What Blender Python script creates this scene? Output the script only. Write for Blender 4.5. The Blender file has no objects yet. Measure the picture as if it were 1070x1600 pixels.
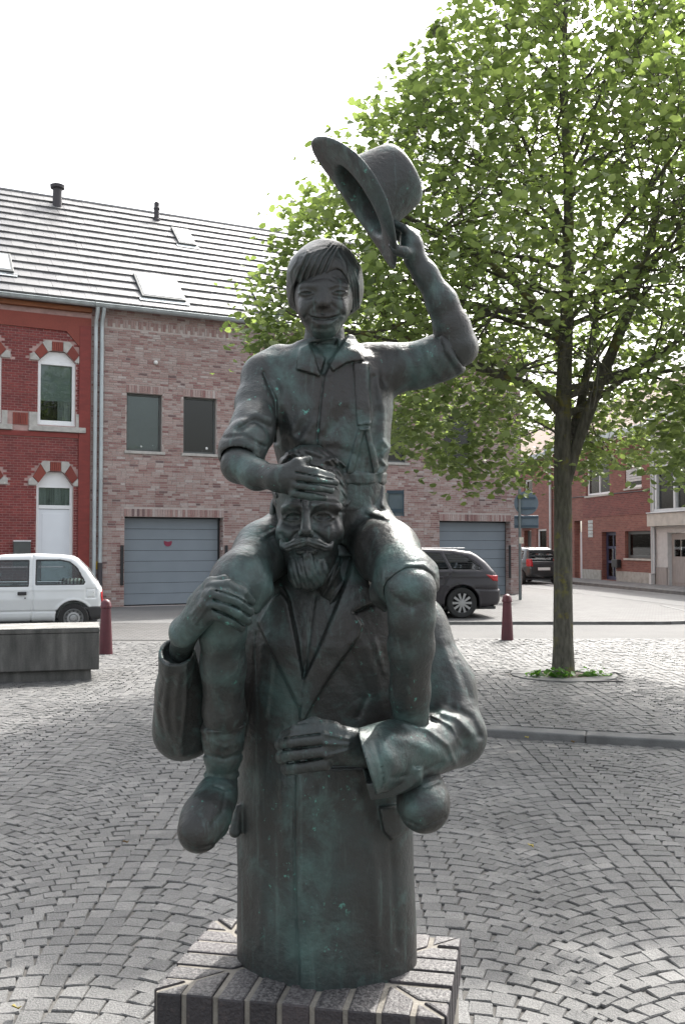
import bpy, bmesh, math, random
import numpy as np
from mathutils import Vector, Matrix, Euler
random.seed(7); RNG = np.random.default_rng(11)
sc = bpy.context.scene
COL = sc.collection
R = math.radians

# ------------------------------------------------------------------ camera, sky, sun, exposure
CAMH, FPX, TILT = 1.55, 1500.0, math.atan(52/1500)
cam_d = bpy.data.cameras.new('camera'); cam = bpy.data.objects.new('camera', cam_d); COL.objects.link(cam)
cam_d.sensor_fit = 'VERTICAL'; cam_d.sensor_height = 36; cam_d.lens = FPX/1600*36
cam_d.clip_start = .05; cam_d.clip_end = 3000
cam.location = (0, 0, CAMH); cam.rotation_euler = (math.pi/2 + TILT, 0, 0)
sc.camera = cam
SUN_AZ, SUN_EL = 27.0, 48.0            # azimuth from +Y (away from the camera) towards +X
world = bpy.data.worlds.new('World'); sc.world = world; world.use_nodes = True
wn = world.node_tree; bg = wn.nodes['Background']
sky = wn.nodes.new('ShaderNodeTexSky'); sky.sky_type = 'NISHITA'; sky.sun_disc = False
sky.sun_elevation = R(SUN_EL); sky.sun_rotation = R(SUN_AZ)
sky.air_density = 1.3; sky.dust_density = 6.0; sky.ozone_density = 1.0
hsv = wn.nodes.new('ShaderNodeHueSaturation'); hsv.inputs['Saturation'].default_value = .30   # thin white cloud veil
wn.links.new(sky.outputs[0], hsv.inputs['Color']); wn.links.new(hsv.outputs[0], bg.inputs['Color'])
bg.inputs['Strength'].default_value = .15
sun_d = bpy.data.lights.new('sun', 'SUN'); sun_d.energy = 2.25; sun_d.angle = R(.6); sun_d.color = (1, .96, .9)
sun = bpy.data.objects.new('sun', sun_d); COL.objects.link(sun)
SDIR = Vector((math.sin(R(SUN_AZ))*math.cos(R(SUN_EL)), math.cos(R(SUN_AZ))*math.cos(R(SUN_EL)), math.sin(R(SUN_EL))))
sun.rotation_euler = SDIR.to_track_quat('Z', 'Y').to_euler()
vs = sc.view_settings
vs.view_transform = 'Standard'; vs.look = 'None'; vs.gamma = 1; vs.exposure = 1.55
try: vs.use_curve_mapping = False
except Exception: pass
sc.cycles.max_bounces = 8; sc.cycles.transparent_max_bounces = 12

CT, ST = math.cos(TILT), math.sin(TILT)
def W(px, py, d):
    """world point seen at photo pixel (px,py) at depth d along the optical axis"""
    x = (px-535)/FPX*d; v = (800-py)/FPX*d
    return np.array((x, d*CT - v*ST, CAMH + v*CT + d*ST))
def PX(X, Y, Z):
    d = Y*CT + (Z-CAMH)*ST; v = -Y*ST + (Z-CAMH)*CT
    return 535 + FPX*X/d, 800 - FPX*v/d, d

# ------------------------------------------------------------------ materials
class NT:
    def __init__(s, name):
        s.m = bpy.data.materials.new(name); s.m.use_nodes = True
        s.t = s.m.node_tree; s.n = s.t.nodes; s.b = s.n['Principled BSDF']; s.out = s.n['Material Output']
    def new(s, typ, **kw):
        n = s.n.new(typ)
        for k, v in kw.items():
            if k[0] == '_': n.inputs[k[1:].replace('_', ' ')].default_value = v
            else: setattr(n, k, v)
        return n
    def link(s, a, b): s.t.links.new(a, b)
    def coord(s, which='Object', scale=(1, 1, 1), rot=(0, 0, 0)):
        c = s.new('ShaderNodeTexCoord'); mp = s.new('ShaderNodeMapping'); mp.inputs['Scale'].default_value = scale
        mp.inputs['Rotation'].default_value = rot
        s.link(c.outputs[which], mp.inputs[0]); return mp.outputs[0]
    def noise(s, vec, scale, detail=4, rough=.55, dist=0):
        n = s.new('ShaderNodeTexNoise', _Scale=scale, _Detail=detail, _Roughness=rough, _Distortion=dist); s.link(vec, n.inputs['Vector']); return n.outputs['Fac']
    def ramp(s, fac, stops, interp='LINEAR'):
        n = s.new('ShaderNodeValToRGB'); cr = n.color_ramp; cr.interpolation = interp
        while len(cr.elements) < len(stops): cr.elements.new(.5)
        for e, (p, c) in zip(cr.elements, stops):
            e.position = p; e.color = (c if isinstance(c, tuple) else (c, c, c)) + (1,)
        s.link(fac, n.inputs[0]); return n.outputs[0]
    def mix(s, fac, a, b, mode='MIX'):
        n = s.new('ShaderNodeMix', data_type='RGBA', blend_type=mode)
        for v, sock in ((fac, n.inputs[0]), (a, n.inputs[6]), (b, n.inputs[7])):
            if hasattr(v, 'node'): s.link(v, sock)
            elif isinstance(v, (tuple, list)): sock.default_value = tuple(v) + (1,)
            else: sock.default_value = v
        return n.outputs[2]
    def math(s, op, a, b=0.0):
        n = s.new('ShaderNodeMath', operation=op)
        for v, sock in ((a, n.inputs[0]), (b, n.inputs[1])):
            if hasattr(v, 'node'): s.link(v, sock)
            else: sock.default_value = v
        return n.outputs[0]
    def rnd(s):
        """random per mesh island, or per object for single pieces"""
        g = s.new('ShaderNodeNewGeometry'); o = s.new('ShaderNodeObjectInfo')
        return s.math('FRACT', s.math('ADD', g.outputs['Random Per Island'], o.outputs['Random']))
    def bump(s, h, strength=.3, dist=.01):
        n = s.new('ShaderNodeBump', _Strength=strength, _Distance=dist); s.link(h, n.inputs['Height']); s.link(n.outputs[0], s.b.inputs['Normal']); return n
    def base(s, c):
        if hasattr(c, 'node'): s.link(c, s.b.inputs['Base Color'])
        else: s.b.inputs['Base Color'].default_value = tuple(c) + (1,)
    def set(s, **kw):
        for k, v in kw.items():
            sock = s.b.inputs[k.replace('_', ' ')]
            if hasattr(v, 'node'): s.link(v, sock)
            else: sock.default_value = v
        return s
def simple(name, col, rough=.6, var=.15, scale=6, bump=.0, metal=0, coord='Object', vscale=(1, 1, 1), bscale=60, **kw):
    t = NT(name); v = t.coord(coord, vscale)
    f = t.noise(v, scale)
    lo = tuple(max(0, c*(1-var)) for c in col); hi = tuple(min(1, c*(1+var)) for c in col)
    t.base(t.ramp(f, [(.3, lo), (.7, hi)])); t.set(Roughness=rough, Metallic=metal, **kw)
    if bump: t.bump(t.noise(v, bscale), bump, .01)
    return t.m
M = {}

# ------------------------------------------------------------------ mesh builders
class MB:
    def __init__(s): s.v = []; s.f = []
    def add(s, vs, fs):
        o = len(s.v); s.v += [tuple(map(float, p)) for p in vs]; s.f += [tuple(i+o for i in f) for f in fs]; return s
    def box(s, x0, x1, y0, y1, z0, z1, skip=''):
        p = [(x, y, z) for z in (z0, z1) for y in (y0, y1) for x in (x0, x1)]
        F = {'b': (0, 2, 3, 1), 't': (4, 5, 7, 6), 'f': (0, 1, 5, 4), 'k': (2, 6, 7, 3), 'l': (0, 4, 6, 2), 'r': (1, 3, 7, 5)}
        return s.add(p, [F[k] for k in F if k not in skip])
    def prism(s, poly, y0, y1):
        """polygon in x,z (counter-clockwise seen from -y) extruded along y"""
        n = len(poly); p = [(x, y0, z) for x, z in poly] + [(x, y1, z) for x, z in poly]
        fs = [tuple(range(n)), tuple(range(2*n-1, n-1, -1))] + [(i, i+n, (i+1) % n+n, (i+1) % n) for i in range(n)]
        return s.add(p, fs)
    def slab(s, poly, z0, z1):
        """polygon in x,y (counter-clockwise from above) extruded along z"""
        n = len(poly); p = [(x, y, z1) for x, y in poly] + [(x, y, z0) for x, y in poly]
        fs = [tuple(range(n)), tuple(range(2*n-1, n-1, -1))] + [(i, i+n, (i+1) % n+n, (i+1) % n) for i in range(n)]
        return s.add(p, fs)
    def tube(s, pts, rad, n=10, cap=True):
        pts = [Vector(p) for p in pts]; rad = rad if isinstance(rad, (list, tuple)) else [rad]*len(pts)
        vs = []; up = None
        for i, p in enumerate(pts):
            t = (pts[min(i+1, len(pts)-1)] - pts[max(i-1, 0)]).normalized()
            if up is None: up = t.orthogonal().normalized()
            up = (up - t*up.dot(t)).normalized(); w = t.cross(up)
            vs += [p + (up*math.cos(a) + w*math.sin(a))*rad[i] for a in [2*math.pi*k/n for k in range(n)]]
        fs = [(i*n+k, i*n+(k+1) % n, (i+1)*n+(k+1) % n, (i+1)*n+k) for i in range(len(pts)-1) for k in range(n)]
        if cap: fs += [tuple(range(n-1, -1, -1)), tuple(range((len(pts)-1)*n, len(pts)*n))]
        return s.add(vs, fs)
    def lathe(s, prof, n=24, c=(0, 0, 0), axis='z', caps=True):
        vs = []
        for r, h in prof:
            for k in range(n):
                a = 2*math.pi*k/n; q = (r*math.cos(a), r*math.sin(a), h)
                if axis == 'y': q = (q[0], q[2], -q[1])
                vs.append((c[0]+q[0], c[1]+q[1], c[2]+q[2]))
        fs = [(i*n+k, i*n+(k+1) % n, (i+1)*n+(k+1) % n, (i+1)*n+k) for i in range(len(prof)-1) for k in range(n)]
        if caps: fs += [tuple(range(n-1, -1, -1)), tuple(range((len(prof)-1)*n, len(prof)*n))]
        return s.add(vs, fs)
    def mesh(s, name, mat, smooth=False):
        me = bpy.data.meshes.new(name); me.from_pydata(s.v, [], s.f); me.validate(); me.update()
        if mat: me.materials.append(M[mat] if isinstance(mat, str) else mat)
        if smooth: me.shade_smooth()
        return me
    def build(s, name, mat, parent=None, smooth=False, bevel=0, seg=2, auto=None):
        o = link(name, s.mesh(name, mat, smooth), parent)
        if auto and smooth: o.data.set_sharp_from_angle(angle=R(auto))
        if bevel:
            b = o.modifiers.new('bevel', 'BEVEL'); b.width = bevel; b.segments = seg; b.limit_method = 'ANGLE'; b.angle_limit = R(40)
        return o
def link(name, data, parent=None, loc=None, rot=None, scale=None):
    o = bpy.data.objects.new(name, data); COL.objects.link(o)
    if parent: o.parent = parent
    if loc is not None: o.location = loc
    if rot is not None: o.rotation_euler = rot
    if scale is not None: o.scale = scale
    return o
def tag(o, label=None, cat=None, group=None, kind=None):
    for k, v in (('label', label), ('category', cat), ('group', group), ('kind', kind)):
        if v: o[k] = v
    return o
def thing(name, label, cat, loc=(0, 0, 0), rz=0, group=None):
    return tag(link(name, None, None, loc, (0, 0, rz)), label, cat, group)
def part(name, mat, parent, *boxes, bevel=0, **kw):
    mb = MB()
    for b in boxes: mb.box(*b)
    return mb.build(name, mat, parent, bevel=bevel, **kw)
def wall_holes(mb, x0, x1, z0, z1, holes, y0, y1):
    """wall slab front y0, back y1 with rectangular openings (x0,x1,z0,z1): faces and reveals, no inner cuts"""
    xs = sorted({x0, x1, *[h[i] for h in holes for i in (0, 1) if x0 < h[i] < x1]})
    zs = sorted({z0, z1, *[h[i] for h in holes for i in (2, 3) if z0 < h[i] < z1]})
    for i in range(len(xs)-1):
        for j in range(len(zs)-1):
            cx, cz = (xs[i]+xs[i+1])/2, (zs[j]+zs[j+1])/2
            if any(h[0] < cx < h[1] and h[2] < cz < h[3] for h in holes): continue
            a, b, c, d = xs[i], xs[i+1], zs[j], zs[j+1]
            mb.add([(a, y0, c), (b, y0, c), (b, y0, d), (a, y0, d)], [(0, 1, 2, 3)])
            mb.add([(a, y1, c), (b, y1, c), (b, y1, d), (a, y1, d)], [(3, 2, 1, 0)])
    for a, b, c, d in holes:
        for q in (((a, c), (a, d)), ((b, d), (b, c)), ((a, d), (b, d)), ((b, c), (a, c))):
            (p, r), (p2, r2) = q
            mb.add([(p, y0, r), (p2, y0, r2), (p2, y1, r2), (p, y1, r)], [(0, 1, 2, 3)])
    mb.add([(x0, y0, z0), (x0, y1, z0), (x0, y1, z1), (x0, y0, z1)], [(3, 2, 1, 0)])
    mb.add([(x1, y0, z0), (x1, y1, z0), (x1, y1, z1), (x1, y0, z1)], [(0, 1, 2, 3)])
    mb.add([(x0, y0, z1), (x1, y0, z1), (x1, y1, z1), (x0, y1, z1)], [(0, 1, 2, 3)])
    return mb
def brick_layout(x0, x1, z0, z1, holes, bl, bh, jt, rng, inside=None):
    out = []; row = 0; z = z0
    while z + bh <= z1 + 1e-6:
        x = x0 - (bl+jt)*(.5*(row % 2)) - rng.uniform(0, .08)*bl
        while x < x1:
            l = bl*rng.choice([1, 1, 1, .5]) if bl > .2 else bl
            segs = [(max(x, x0), min(x+l, x1))]
            for h in holes:
                if z + bh > h[2] and z < h[3]:
                    n = []
                    for a, b in segs:
                        if b <= h[0] or a >= h[1]: n.append((a, b)); continue
                        if a < h[0]-.02: n.append((a, h[0]-.004))
                        if b > h[1]+.02: n.append((h[1]+.004, b))
                    segs = n
            for a, b in segs:
                if b-a > .025 and (inside is None or inside((a+b)/2, z+bh/2)): out.append((a, b, z, z+bh))
            x += l+jt
        z += bh+jt; row += 1
    return out
def lay_bricks(parent, bricks, mat, key, y=-.012, n_single=300, name='brick'):
    """bricks (x0,x1,z0,z1): those first by key as single objects that share unit meshes, the rest joined as stuff"""
    order = sorted(bricks, key=key)
    unit = MB().box(-.5, .5, 0, 1, -.5, .5, skip='k').mesh(name, mat)
    rest = MB()
    for i, (a, b, c, d) in enumerate(order):
        dy = y + random.uniform(-.003, .003)
        if i < n_single: link(name, unit, parent, ((a+b)/2, dy, (c+d)/2), None, (b-a, .014, d-c))
        else: rest.box(a, b, dy, dy+.014, c, d, skip='k')
    if rest.v: tag(rest.build('brickwork', mat, parent), kind='stuff')

# ------------------------------------------------------------------ material library
def mk_piece(name, stops, rough=.8, speck=.25, sscale=220, bump=.35, bscale=90, spread=1.0):
    t = NT(name); v = t.coord('Object'); g = t.new('ShaderNodeTexCoord')
    c = t.ramp(t.rnd(), stops, 'LINEAR')
    geo = t.new('ShaderNodeNewGeometry')
    n1 = t.noise(geo.outputs['Position'], sscale/10, 3); n2 = t.noise(geo.outputs['Position'], .9, 3)
    c = t.mix(speck, c, t.ramp(n1, [(.3, .35), (.7, 1.0)]), 'MULTIPLY')
    c = t.mix(.45 if name != 'sett_granite' else .8, c, t.ramp(n2, [(.3, .7), (.7, 1.15)]), 'MULTIPLY')
    if name == 'sett_granite': c = t.mix(.8, c, t.ramp(t.noise(geo.outputs['Position'], 210, 3, .8), [(.36, .45), (.5, .95), (.66, 1.35)]), 'MULTIPLY'); c = t.mix(t.ramp(t.noise(geo.outputs['Position'], 2.6, 5, .7), [(.56, 0.0), (.72, .55)]), c, (.075, .075, .07)); c = t.mix(t.ramp(t.noise(geo.outputs['Position'], 9, 4, .7), [(.62, 0.0), (.75, .35)]), c, (.30, .295, .28))
    t.base(c); t.set(Roughness=rough)
    t.bump(t.noise(geo.outputs['Position'], bscale, 4), bump, .006)
    return t.m
M['sett'] = mk_piece('sett_granite', [(0, (.115, .115, .114)), (.35, (.145, .145, .142)), (.7, (.165, .164, .16)), (1, (.205, .203, .197))], .66, .75, 1500, 1.0, 130)
M['kerb'] = simple('kerb_bluestone', (.125, .125, .122), .8, .25, 5, .4)
M['joint'] = simple('joint_sand', (.12, .115, .107), .95, .4, 3, .8, bscale=150)
M['asphalt'] = simple('asphalt', (.095, .094, .091), .85, .14, .6, .5, bscale=130)
M['asphalt_dark'] = simple('asphalt_dark', (.12, .12, .118), .85, .2, .5, .5, bscale=130)
M['earth'] = simple('earth', (.07, .055, .04), .95, .4, 12, .8)
M['line_paint'] = simple('line_paint', (.7, .7, .68), .7, .1, 8)
def mk_pavers(name, col, scale, sq=.5):
    t = NT(name); v = t.coord('Object', (1, 1, 1))
    b = t.new('ShaderNodeTexBrick', _Scale=scale, _Mortar_Size=.055, _Bias=-.2, _Color1=tuple(c*.72 for c in col)+(1,), _Color2=tuple(c*1.15 for c in col)+(1,), _Mortar=tuple(c*.3 for c in col)+(1,))
    b.inputs['Brick Width'].default_value = 1.0; b.inputs['Row Height'].default_value = sq
    t.link(v, b.inputs['Vector'])
    t.base(t.mix(.5, b.outputs[0], t.ramp(t.noise(v, 1.2), [(.3, .75), (.7, 1.1)]), 'MULTIPLY')); t.set(Roughness=.8)
    t.bump(b.outputs['Fac'], -.5, .01); return t.m
M['pavers'] = mk_pavers('pavers', (.105, .103, .10), 5.0)
M['sidewalk'] = mk_pavers('sidewalk_pavers', (.2, .195, .19), 3.3, 1.0)
def mk_bricktex(name, c1, c2, mor, scale=4.6):
    t = NT(name); v = t.coord('Object'); sx = t.new('ShaderNodeSeparateXYZ'); t.link(v, sx.inputs[0]); cb = t.new('ShaderNodeCombineXYZ')
    t.link(t.math('ADD', sx.outputs[0], sx.outputs[1]), cb.inputs[0]); t.link(sx.outputs[2], cb.inputs[1])
    b = t.new('ShaderNodeTexBrick', _Scale=scale, _Mortar_Size=.022, _Bias=0, _Color1=c1+(1,), _Color2=c2+(1,), _Mortar=mor+(1,)); b.inputs['Brick Width'].default_value = 1.0; b.inputs['Row Height'].default_value = .3
    t.link(cb.outputs[0], b.inputs['Vector'])
    t.base(t.mix(.5, b.outputs[0], t.ramp(t.noise(v, 1.5), [(.3, .8), (.7, 1.15)]), 'MULTIPLY')); t.set(Roughness=.85); t.bump(b.outputs['Fac'], -.4, .01); return t.m
M['brick_tex_brown'] = mk_bricktex('brick_tex_brown', (.24, .12, .1), (.40, .27, .22), (.42, .345, .3))
M['brick_tex_red'] = mk_bricktex('brick_tex_red', (.16, .058, .045), (.23, .09, .068), (.2, .14, .12), 4.2)
M['brick_tex_dark'] = mk_bricktex('brick_tex_dark', (.12, .04, .035), (.2, .06, .05), (.2, .13, .11), 4.2)
M['brick_brown'] = mk_piece('brick_brown', [(0, (.16, .115, .115)), (.04, (.28, .15, .14)), (.2, (.35, .23, .21)), (.45, (.40, .285, .26)), (.75, (.43, .33, .305)), (.95, (.46, .38, .355)), (1, (.52, .46, .44))], .85, .35, 300, .4, 60)
M['mortar_brown'] = simple('mortar_brown', (.44, .385, .36), .95, .12, 4, .3)
M['brick_red'] = mk_piece('brick_red', [(0, (.15, .018, .018)), (.5, (.20, .026, .025)), (1, (.25, .042, .036))], .6, .25, 300, .3, 60)
M['mortar_red'] = simple('mortar_red', (.42, .28, .26), .9, .2, 5, .2)
M['red_paint'] = simple('red_paint', (.19, .028, .022), .6, .15, 5, .2, vscale=(1, 1, 3))
M['red_soldier'] = mk_piece('red_soldier', [(0, (.19, .032, .022)), (1, (.26, .055, .036))], .65, .25, 300, .3, 60)
M['stone'] = simple('grey_stone', (.40, .385, .36), .8, .18, 9, .3)
M['pvc'] = simple('white_pvc', (.78, .79, .80), .35, .03, 3)
M['white_panel'] = simple('white_panel', (.70, .73, .77), .4, .03, 2)
M['frame_dark'] = simple('frame_dark', (.075, .082, .08), .45, .1, 5)
M['garage_grey'] = simple('garage_grey', (.20, .232, .262), .45, .05, 2, .05)
M['zinc'] = simple('zinc', (.42, .46, .47), .5, .15, 6, .1, metal=.5, vscale=(1, 1, .3))
M['black_metal'] = simple('black_metal', (.018, .018, .02), .5, .1, 5)
M['dark_pipe'] = simple('dark_pipe', (.05, .045, .05), .6, .1, 5)
M['wood_fascia'] = simple('wood_fascia', (.20, .065, .022), .6, .2, 8, vscale=(.3, 1, 3))
M['blind'] = simple('roller_blind', (.42, .46, .44), .8, .04, 3)
M['curtain'] = simple('net_curtain', (.5, .5, .47), .9, .45, 9, vscale=(2.2, 1, .15))
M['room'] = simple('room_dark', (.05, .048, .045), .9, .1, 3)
M['emblem'] = simple('emblem_red', (.22, .025, .06), .5, .1, 5)
M['ceramic'] = simple('ceramic_white', (.75, .75, .73), .4, .1, 4)
M['bollard'] = simple('bollard_red', (.085, .016, .024), .42, .2, 9, .1)
M['sign_grey'] = simple('sign_back', (.12, .155, .185), .45, .1, 5, metal=.3)
M['sign_dark'] = simple('sign_dark', (.035, .06, .085), .5, .1, 5)
M['galv'] = simple('galvanised', (.16, .18, .18), .5, .15, 6, metal=.5)
M['yellow'] = simple('yellow_plastic', (.55, .35, .02), .5, .1, 5)
M['sticker'] = simple('sticker', (.6, .55, .45), .6, .2, 14)
def mk_slate():
    t = NT('roof_slate'); g = t.new('ShaderNodeNewGeometry')
    c = t.ramp(t.rnd(), [(0, (.10, .10, .105)), (1, (.15, .15, .15))])
    t.base(t.mix(.4, c, t.ramp(t.noise(g.outputs['Position'], 3), [(.3, .7), (.7, 1.2)]), 'MULTIPLY'))
    t.set(Roughness=.46, Specular_IOR_Level=.9); t.bump(t.noise(g.outputs['Position'], 40), .12, .01); return t.m
M['slate'] = mk_slate(); M['skylight'] = simple('skylight_glass', (.32, .34, .36), .08, .02, 2); M['blind_grey'] = simple('grey_screen', (.30, .31, .31), .8, .05, 2)
def mk_glass(name, tint=(.75, .8, .8), ior=1.5):
    t = NT(name); t.n.remove(t.b)
    tr = t.new('ShaderNodeBsdfTransparent', _Color=tint+(1,)); gl = t.new('ShaderNodeBsdfGlossy', _Roughness=.02, _Color=(1, 1, 1, 1))
    fr = t.new('ShaderNodeFresnel', _IOR=ior); mx = t.new('ShaderNodeMixShader')
    t.link(fr.outputs[0], mx.inputs[0]); t.link(tr.outputs[0], mx.inputs[1]); t.link(gl.outputs[0], mx.inputs[2]); t.link(mx.outputs[0], t.out.inputs[0]); return t.m
M['glass'] = mk_glass('window_glass'); M['glass_dark'] = mk_glass('tinted_glass', (.16, .2, .21), 1.6); M['glass_car'] = mk_glass('car_glass', (.62, .68, .68), 1.5)

# ------------------------------------------------------------------ ground, road, square
def sheet(name, poly, z, mat):
    mb = MB(); mb.add([(x, y, z) for x, y in poly], [tuple(range(len(poly)))]); return tag(mb.build(name, mat), kind='structure')
sheet('ground', [(-400, -200), (400, -200), (400, 700), (-400, 700)], -.03, 'asphalt_dark')
sheet('road', [(-60, 15.4), (60, 15.4), (60, 110), (-60, 110)], -.006, 'asphalt')
sheet('forecourt', [(-14, 19.2), (-1.4, 19.2), (-1.4, 26.4), (-5.49, 24.3), (-14, 20.1)], -.002, 'asphalt_dark')
sheet('paver_strip', [(-30, 15.75), (-1.9, 15.75), (-1.5, 19.1), (-30, 19.1)], .002, 'pavers')
# apron by the garages with a rounded kerb end, one low step above the road
apron = [(-1.4, 19.0), (4.8, 19.0)] + [(6.1 + 1.6*math.sin(a), 20.75 - 1.75*math.cos(a)) for a in [i*math.pi/2/8 for i in range(9)]] + [(7.9, 24.0), (7.5, 29.6), (5.5, 29.8), (0.3, 27.25), (-1.4, 26.4)]
tag(MB().slab(apron, -.02, .05).build('apron_pavement', 'pavers'), kind='structure')
ek = MB()
for i in range(1, 12):
    a, b = Vector(apron[i-1]).to_3d(), Vector(apron[i]).to_3d(); t = (b-a).normalized(); n = Vector((t.y, -t.x, 0))
    ek.slab([tuple((a+n*.12)[:2]), tuple((b+n*.12)[:2]), tuple(b[:2]), tuple(a[:2])], -.02, .056)
tag(ek.build('apron_kerb', 'kerb'), kind='structure')
# raised tree bed edge (front kerb seen right of the statue, curving back behind it)
KPTS = [(6.0, 6.15), (4.5, 6.72), (3.5, 7.07), (2.62, 7.36), (1.9, 7.57), (1.16, 7.82), (.5, 8.06), (-.1, 8.36), (-.55, 8.8), (-.85, 9.4), (-1.0, 10.2), (-1.05, 11.5), (-1.05, 13.2), (-1.05, 15.3)]
def catmull(pts, per):
    out = []; P = [pts[0]] + pts + [pts[-1]]
    for i in range(1, len(P)-2):
        for k in range(per):
            t = k/per; a, b, c, d = (np.array(P[i+q]) for q in (-1, 0, 1, 2))
            out.append(tuple(.5*((2*b) + (c-a)*t + (2*a-5*b+4*c-d)*t*t + (3*b-a-3*c+d)*t**3)))
    return out + [pts[-1]]
KCUR = catmull(KPTS, 6)
raised_poly = KCUR + [(9, 15.3), (9, 6.0)]
def in_poly(x, y, poly):
    r = False; j = len(poly)-1
    for i in range(len(poly)):
        if (poly[i][1] > y) != (poly[j][1] > y) and x < (poly[j][0]-poly[i][0])*(y-poly[i][1])/(poly[j][1]-poly[i][1])+poly[i][0]: r = not r
        j = i
    return r
square = sheet('cobbled_square', [(-16, -3), (16, -3), (16, 15.4), (-16, 15.4)], .004, 'joint')
HR = .055
bed = tag(MB().slab(list(reversed(raised_poly)), -.01, HR+.004).build('raised_tree_bed', 'joint'), kind='structure')
kerb_row = thing('kerb_edging', 'row of curved grey kerbstones edging the raised paving round the tree', 'kerb')
i = 0
while i < len(KCUR)-1:
    L = 0; j = i
    while j < len(KCUR)-1 and L < 1.0: L += math.dist(KCUR[j], KCUR[j+1]); j += 1
    mb = MB(); rings = []
    for k in range(i, j+1):
        a = Vector(KCUR[max(k-1, 0)]); b = Vector(KCUR[min(k+1, len(KCUR)-1)]); t = (b-a).normalized(); n = Vector((t.y, -t.x))*-1
        q = Vector(KCUR[k]) - (t*.003 if k == j else -t*.003 if k == i else t*0); rings.append((q-n*.13, q+n*.02))
    m_ = len(rings)
    vs_ = []
    for o_, w_ in rings: vs_ += [(w_.x, w_.y, -.01), (w_.x, w_.y, HR+.014), (o_.x, o_.y, HR+.022), (o_.x, o_.y, -.01)]
    fs_ = [(4*k+e, 4*k+(e+1) % 4, 4*k+4+(e+1) % 4, 4*k+4+e) for k in range(m_-1) for e in range(4)] + [(3, 2, 1, 0), tuple(4*(m_-1)+e for e in range(4))]
    mb.add(vs_, fs_).build('kerbstone', 'kerb', kerb_row, bevel=.012)
    i = j
# granite setts laid in segmental arcs
def sett_mesh(w0, w1, h, rng):
    """irregular block, w0/w1 front/back width, h depth, rounded top"""
    b = [(-w0/2, -h/2), (w0/2, -h/2), (w1/2, h/2), (-w1/2, h/2)]
    b = [(x+rng.uniform(-.005, .005), y+rng.uniform(-.005, .005)) for x, y in b]
    dz = [rng.uniform(-.0022, .0022) for _ in range(4)]
    v = [(x, y, -.02) for x, y in b] + [(x*.985, y*.985, .010+d) for (x, y), d in zip(b, dz)] + [(x*.91, y*.91, .0145+d*1.4) for (x, y), d in zip(b, dz)]
    f = [(i_, (i_+1) % 4, (i_+1) % 4+4*r+4-4*r, i_+4) for r in (0,) for i_ in range(4)] + [(4+i_, 4+(i_+1) % 4, 8+(i_+1) % 4, 8+i_) for i_ in range(4)] + [(8, 9, 10, 11)]
    return v, f
def lay_setts():
    rng = random.Random(3); Wc = 1.22; Rr = Wc/2/math.sin(R(46)); pitch = .088
    st = []
    for ci in range(-7, 8):
        x0 = ci*Wc + .25
        for j in range(-20, 170):
            yj = 1.6 + j*pitch
            nst = 16
            for k in range(nst):
                a = (k+.5 - nst/2 + rng.uniform(-.08, .08))*(R(93.5)/nst)
                x = x0 + Rr*math.sin(a); y = yj + Rr*math.cos(a) - Rr
                if y < 2.5 or y > 15.32 or abs(x) > .37*y + 1.3: continue
                st.append((x, y, a, pitch*math.cos(a)))
    out = []
    plinth_c = (-.064, 2.413)
    for x, y, a, h in st:
        z = 0.0
        if in_poly(x, y, raised_poly):
            z = HR
            if math.hypot(x-2.53, y-11.05) < .64: continue
            # clear of the kerbstones
        dk = min(math.hypot(x-p[0], y-p[1]) for p in KCUR) if 5.5 < y < 15.4 and x > -1.4 else 9
        if dk < (.20 if z else .07): continue
        if abs(x-plinth_c[0]) < .36 and abs(y-plinth_c[1]) < .27: continue
        out.append((x, y, z, a, h))
    key = lambda s: s[1] + 3*max(0, abs(s[0]) - .35*s[1])
    out.sort(key=key)
    shapes = []
    for _ in range(10):
        mb = MB(); mb.add(*sett_mesh(.0855, .0845, .0855, rng)); shapes.append(mb.mesh('cobblestone', 'sett'))
    rest = {0.0: MB(), HR: MB()}
    for i_, (x, y, z, a, h) in enumerate(out):
        rz = -a + rng.uniform(-.035, .035); dz = rng.uniform(-.003, .003)
        if i_ < 300:
            link('cobblestone', rng.choice(shapes), square, (x, y, z+dz), (rng.uniform(-.03, .03), rng.uniform(-.03, .03), rz), (rng.uniform(.95, 1.03), h/pitch*rng.uniform(.95, 1.02), 1))
        else:
            v, f = sett_mesh(.0855, .0845, h*.96, rng); c, s_ = math.cos(rz), math.sin(rz)
            rest[z].add([(x+p[0]*c-p[1]*s_, y+p[0]*s_+p[1]*c, z+dz+p[2]) for p in v], f)
    tag(rest[0.0].build('cobblestones', 'sett', square), kind='stuff')
    tag(rest[HR].build('cobblestones', 'sett', bed), kind='stuff')
lay_setts()

# ------------------------------------------------------------------ row of houses behind the square
FANG = math.atan(.5)
def uv_plane(ox, oy, ang):
    c, s_ = math.cos(ang), math.sin(ang)
    def f(px, py):
        p = W(px, py, 1.0) - np.array((0, 0, CAMH))      # ray
        # (t*p - o) . n = 0 with n = (-s,c)
        t = (-s_*ox + c*oy)/(-s_*p[0] + c*p[1]); q = p*t
        return (c*(q[0]-ox) + s_*(q[1]-oy), q[2]+CAMH)
    return f
OX, OY = -5.49, 24.2
UV = uv_plane(OX, OY, FANG)
brown = thing('brick_house', 'brown mottled brick house with two grey garage doors and slate roof', 'house', (OX, OY, 0), FANG)
EAVE, RIDGE, RDEP = 7.55, 11.68, 4.5
BX0, BX1 = UV(142, 700)[0], UV(814, 800)[0]
ux = lambda p: UV(p, 800)[0]
wz_ = (UV(225, 705)[1], UV(225, 615)[1])
wins = [(ux(a), ux(b), *wz_) for a, b in ((197, 253), (286, 338), (455, 500), (590, 636), (692, 740))]
GT = UV(270, 808)[1]
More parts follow.
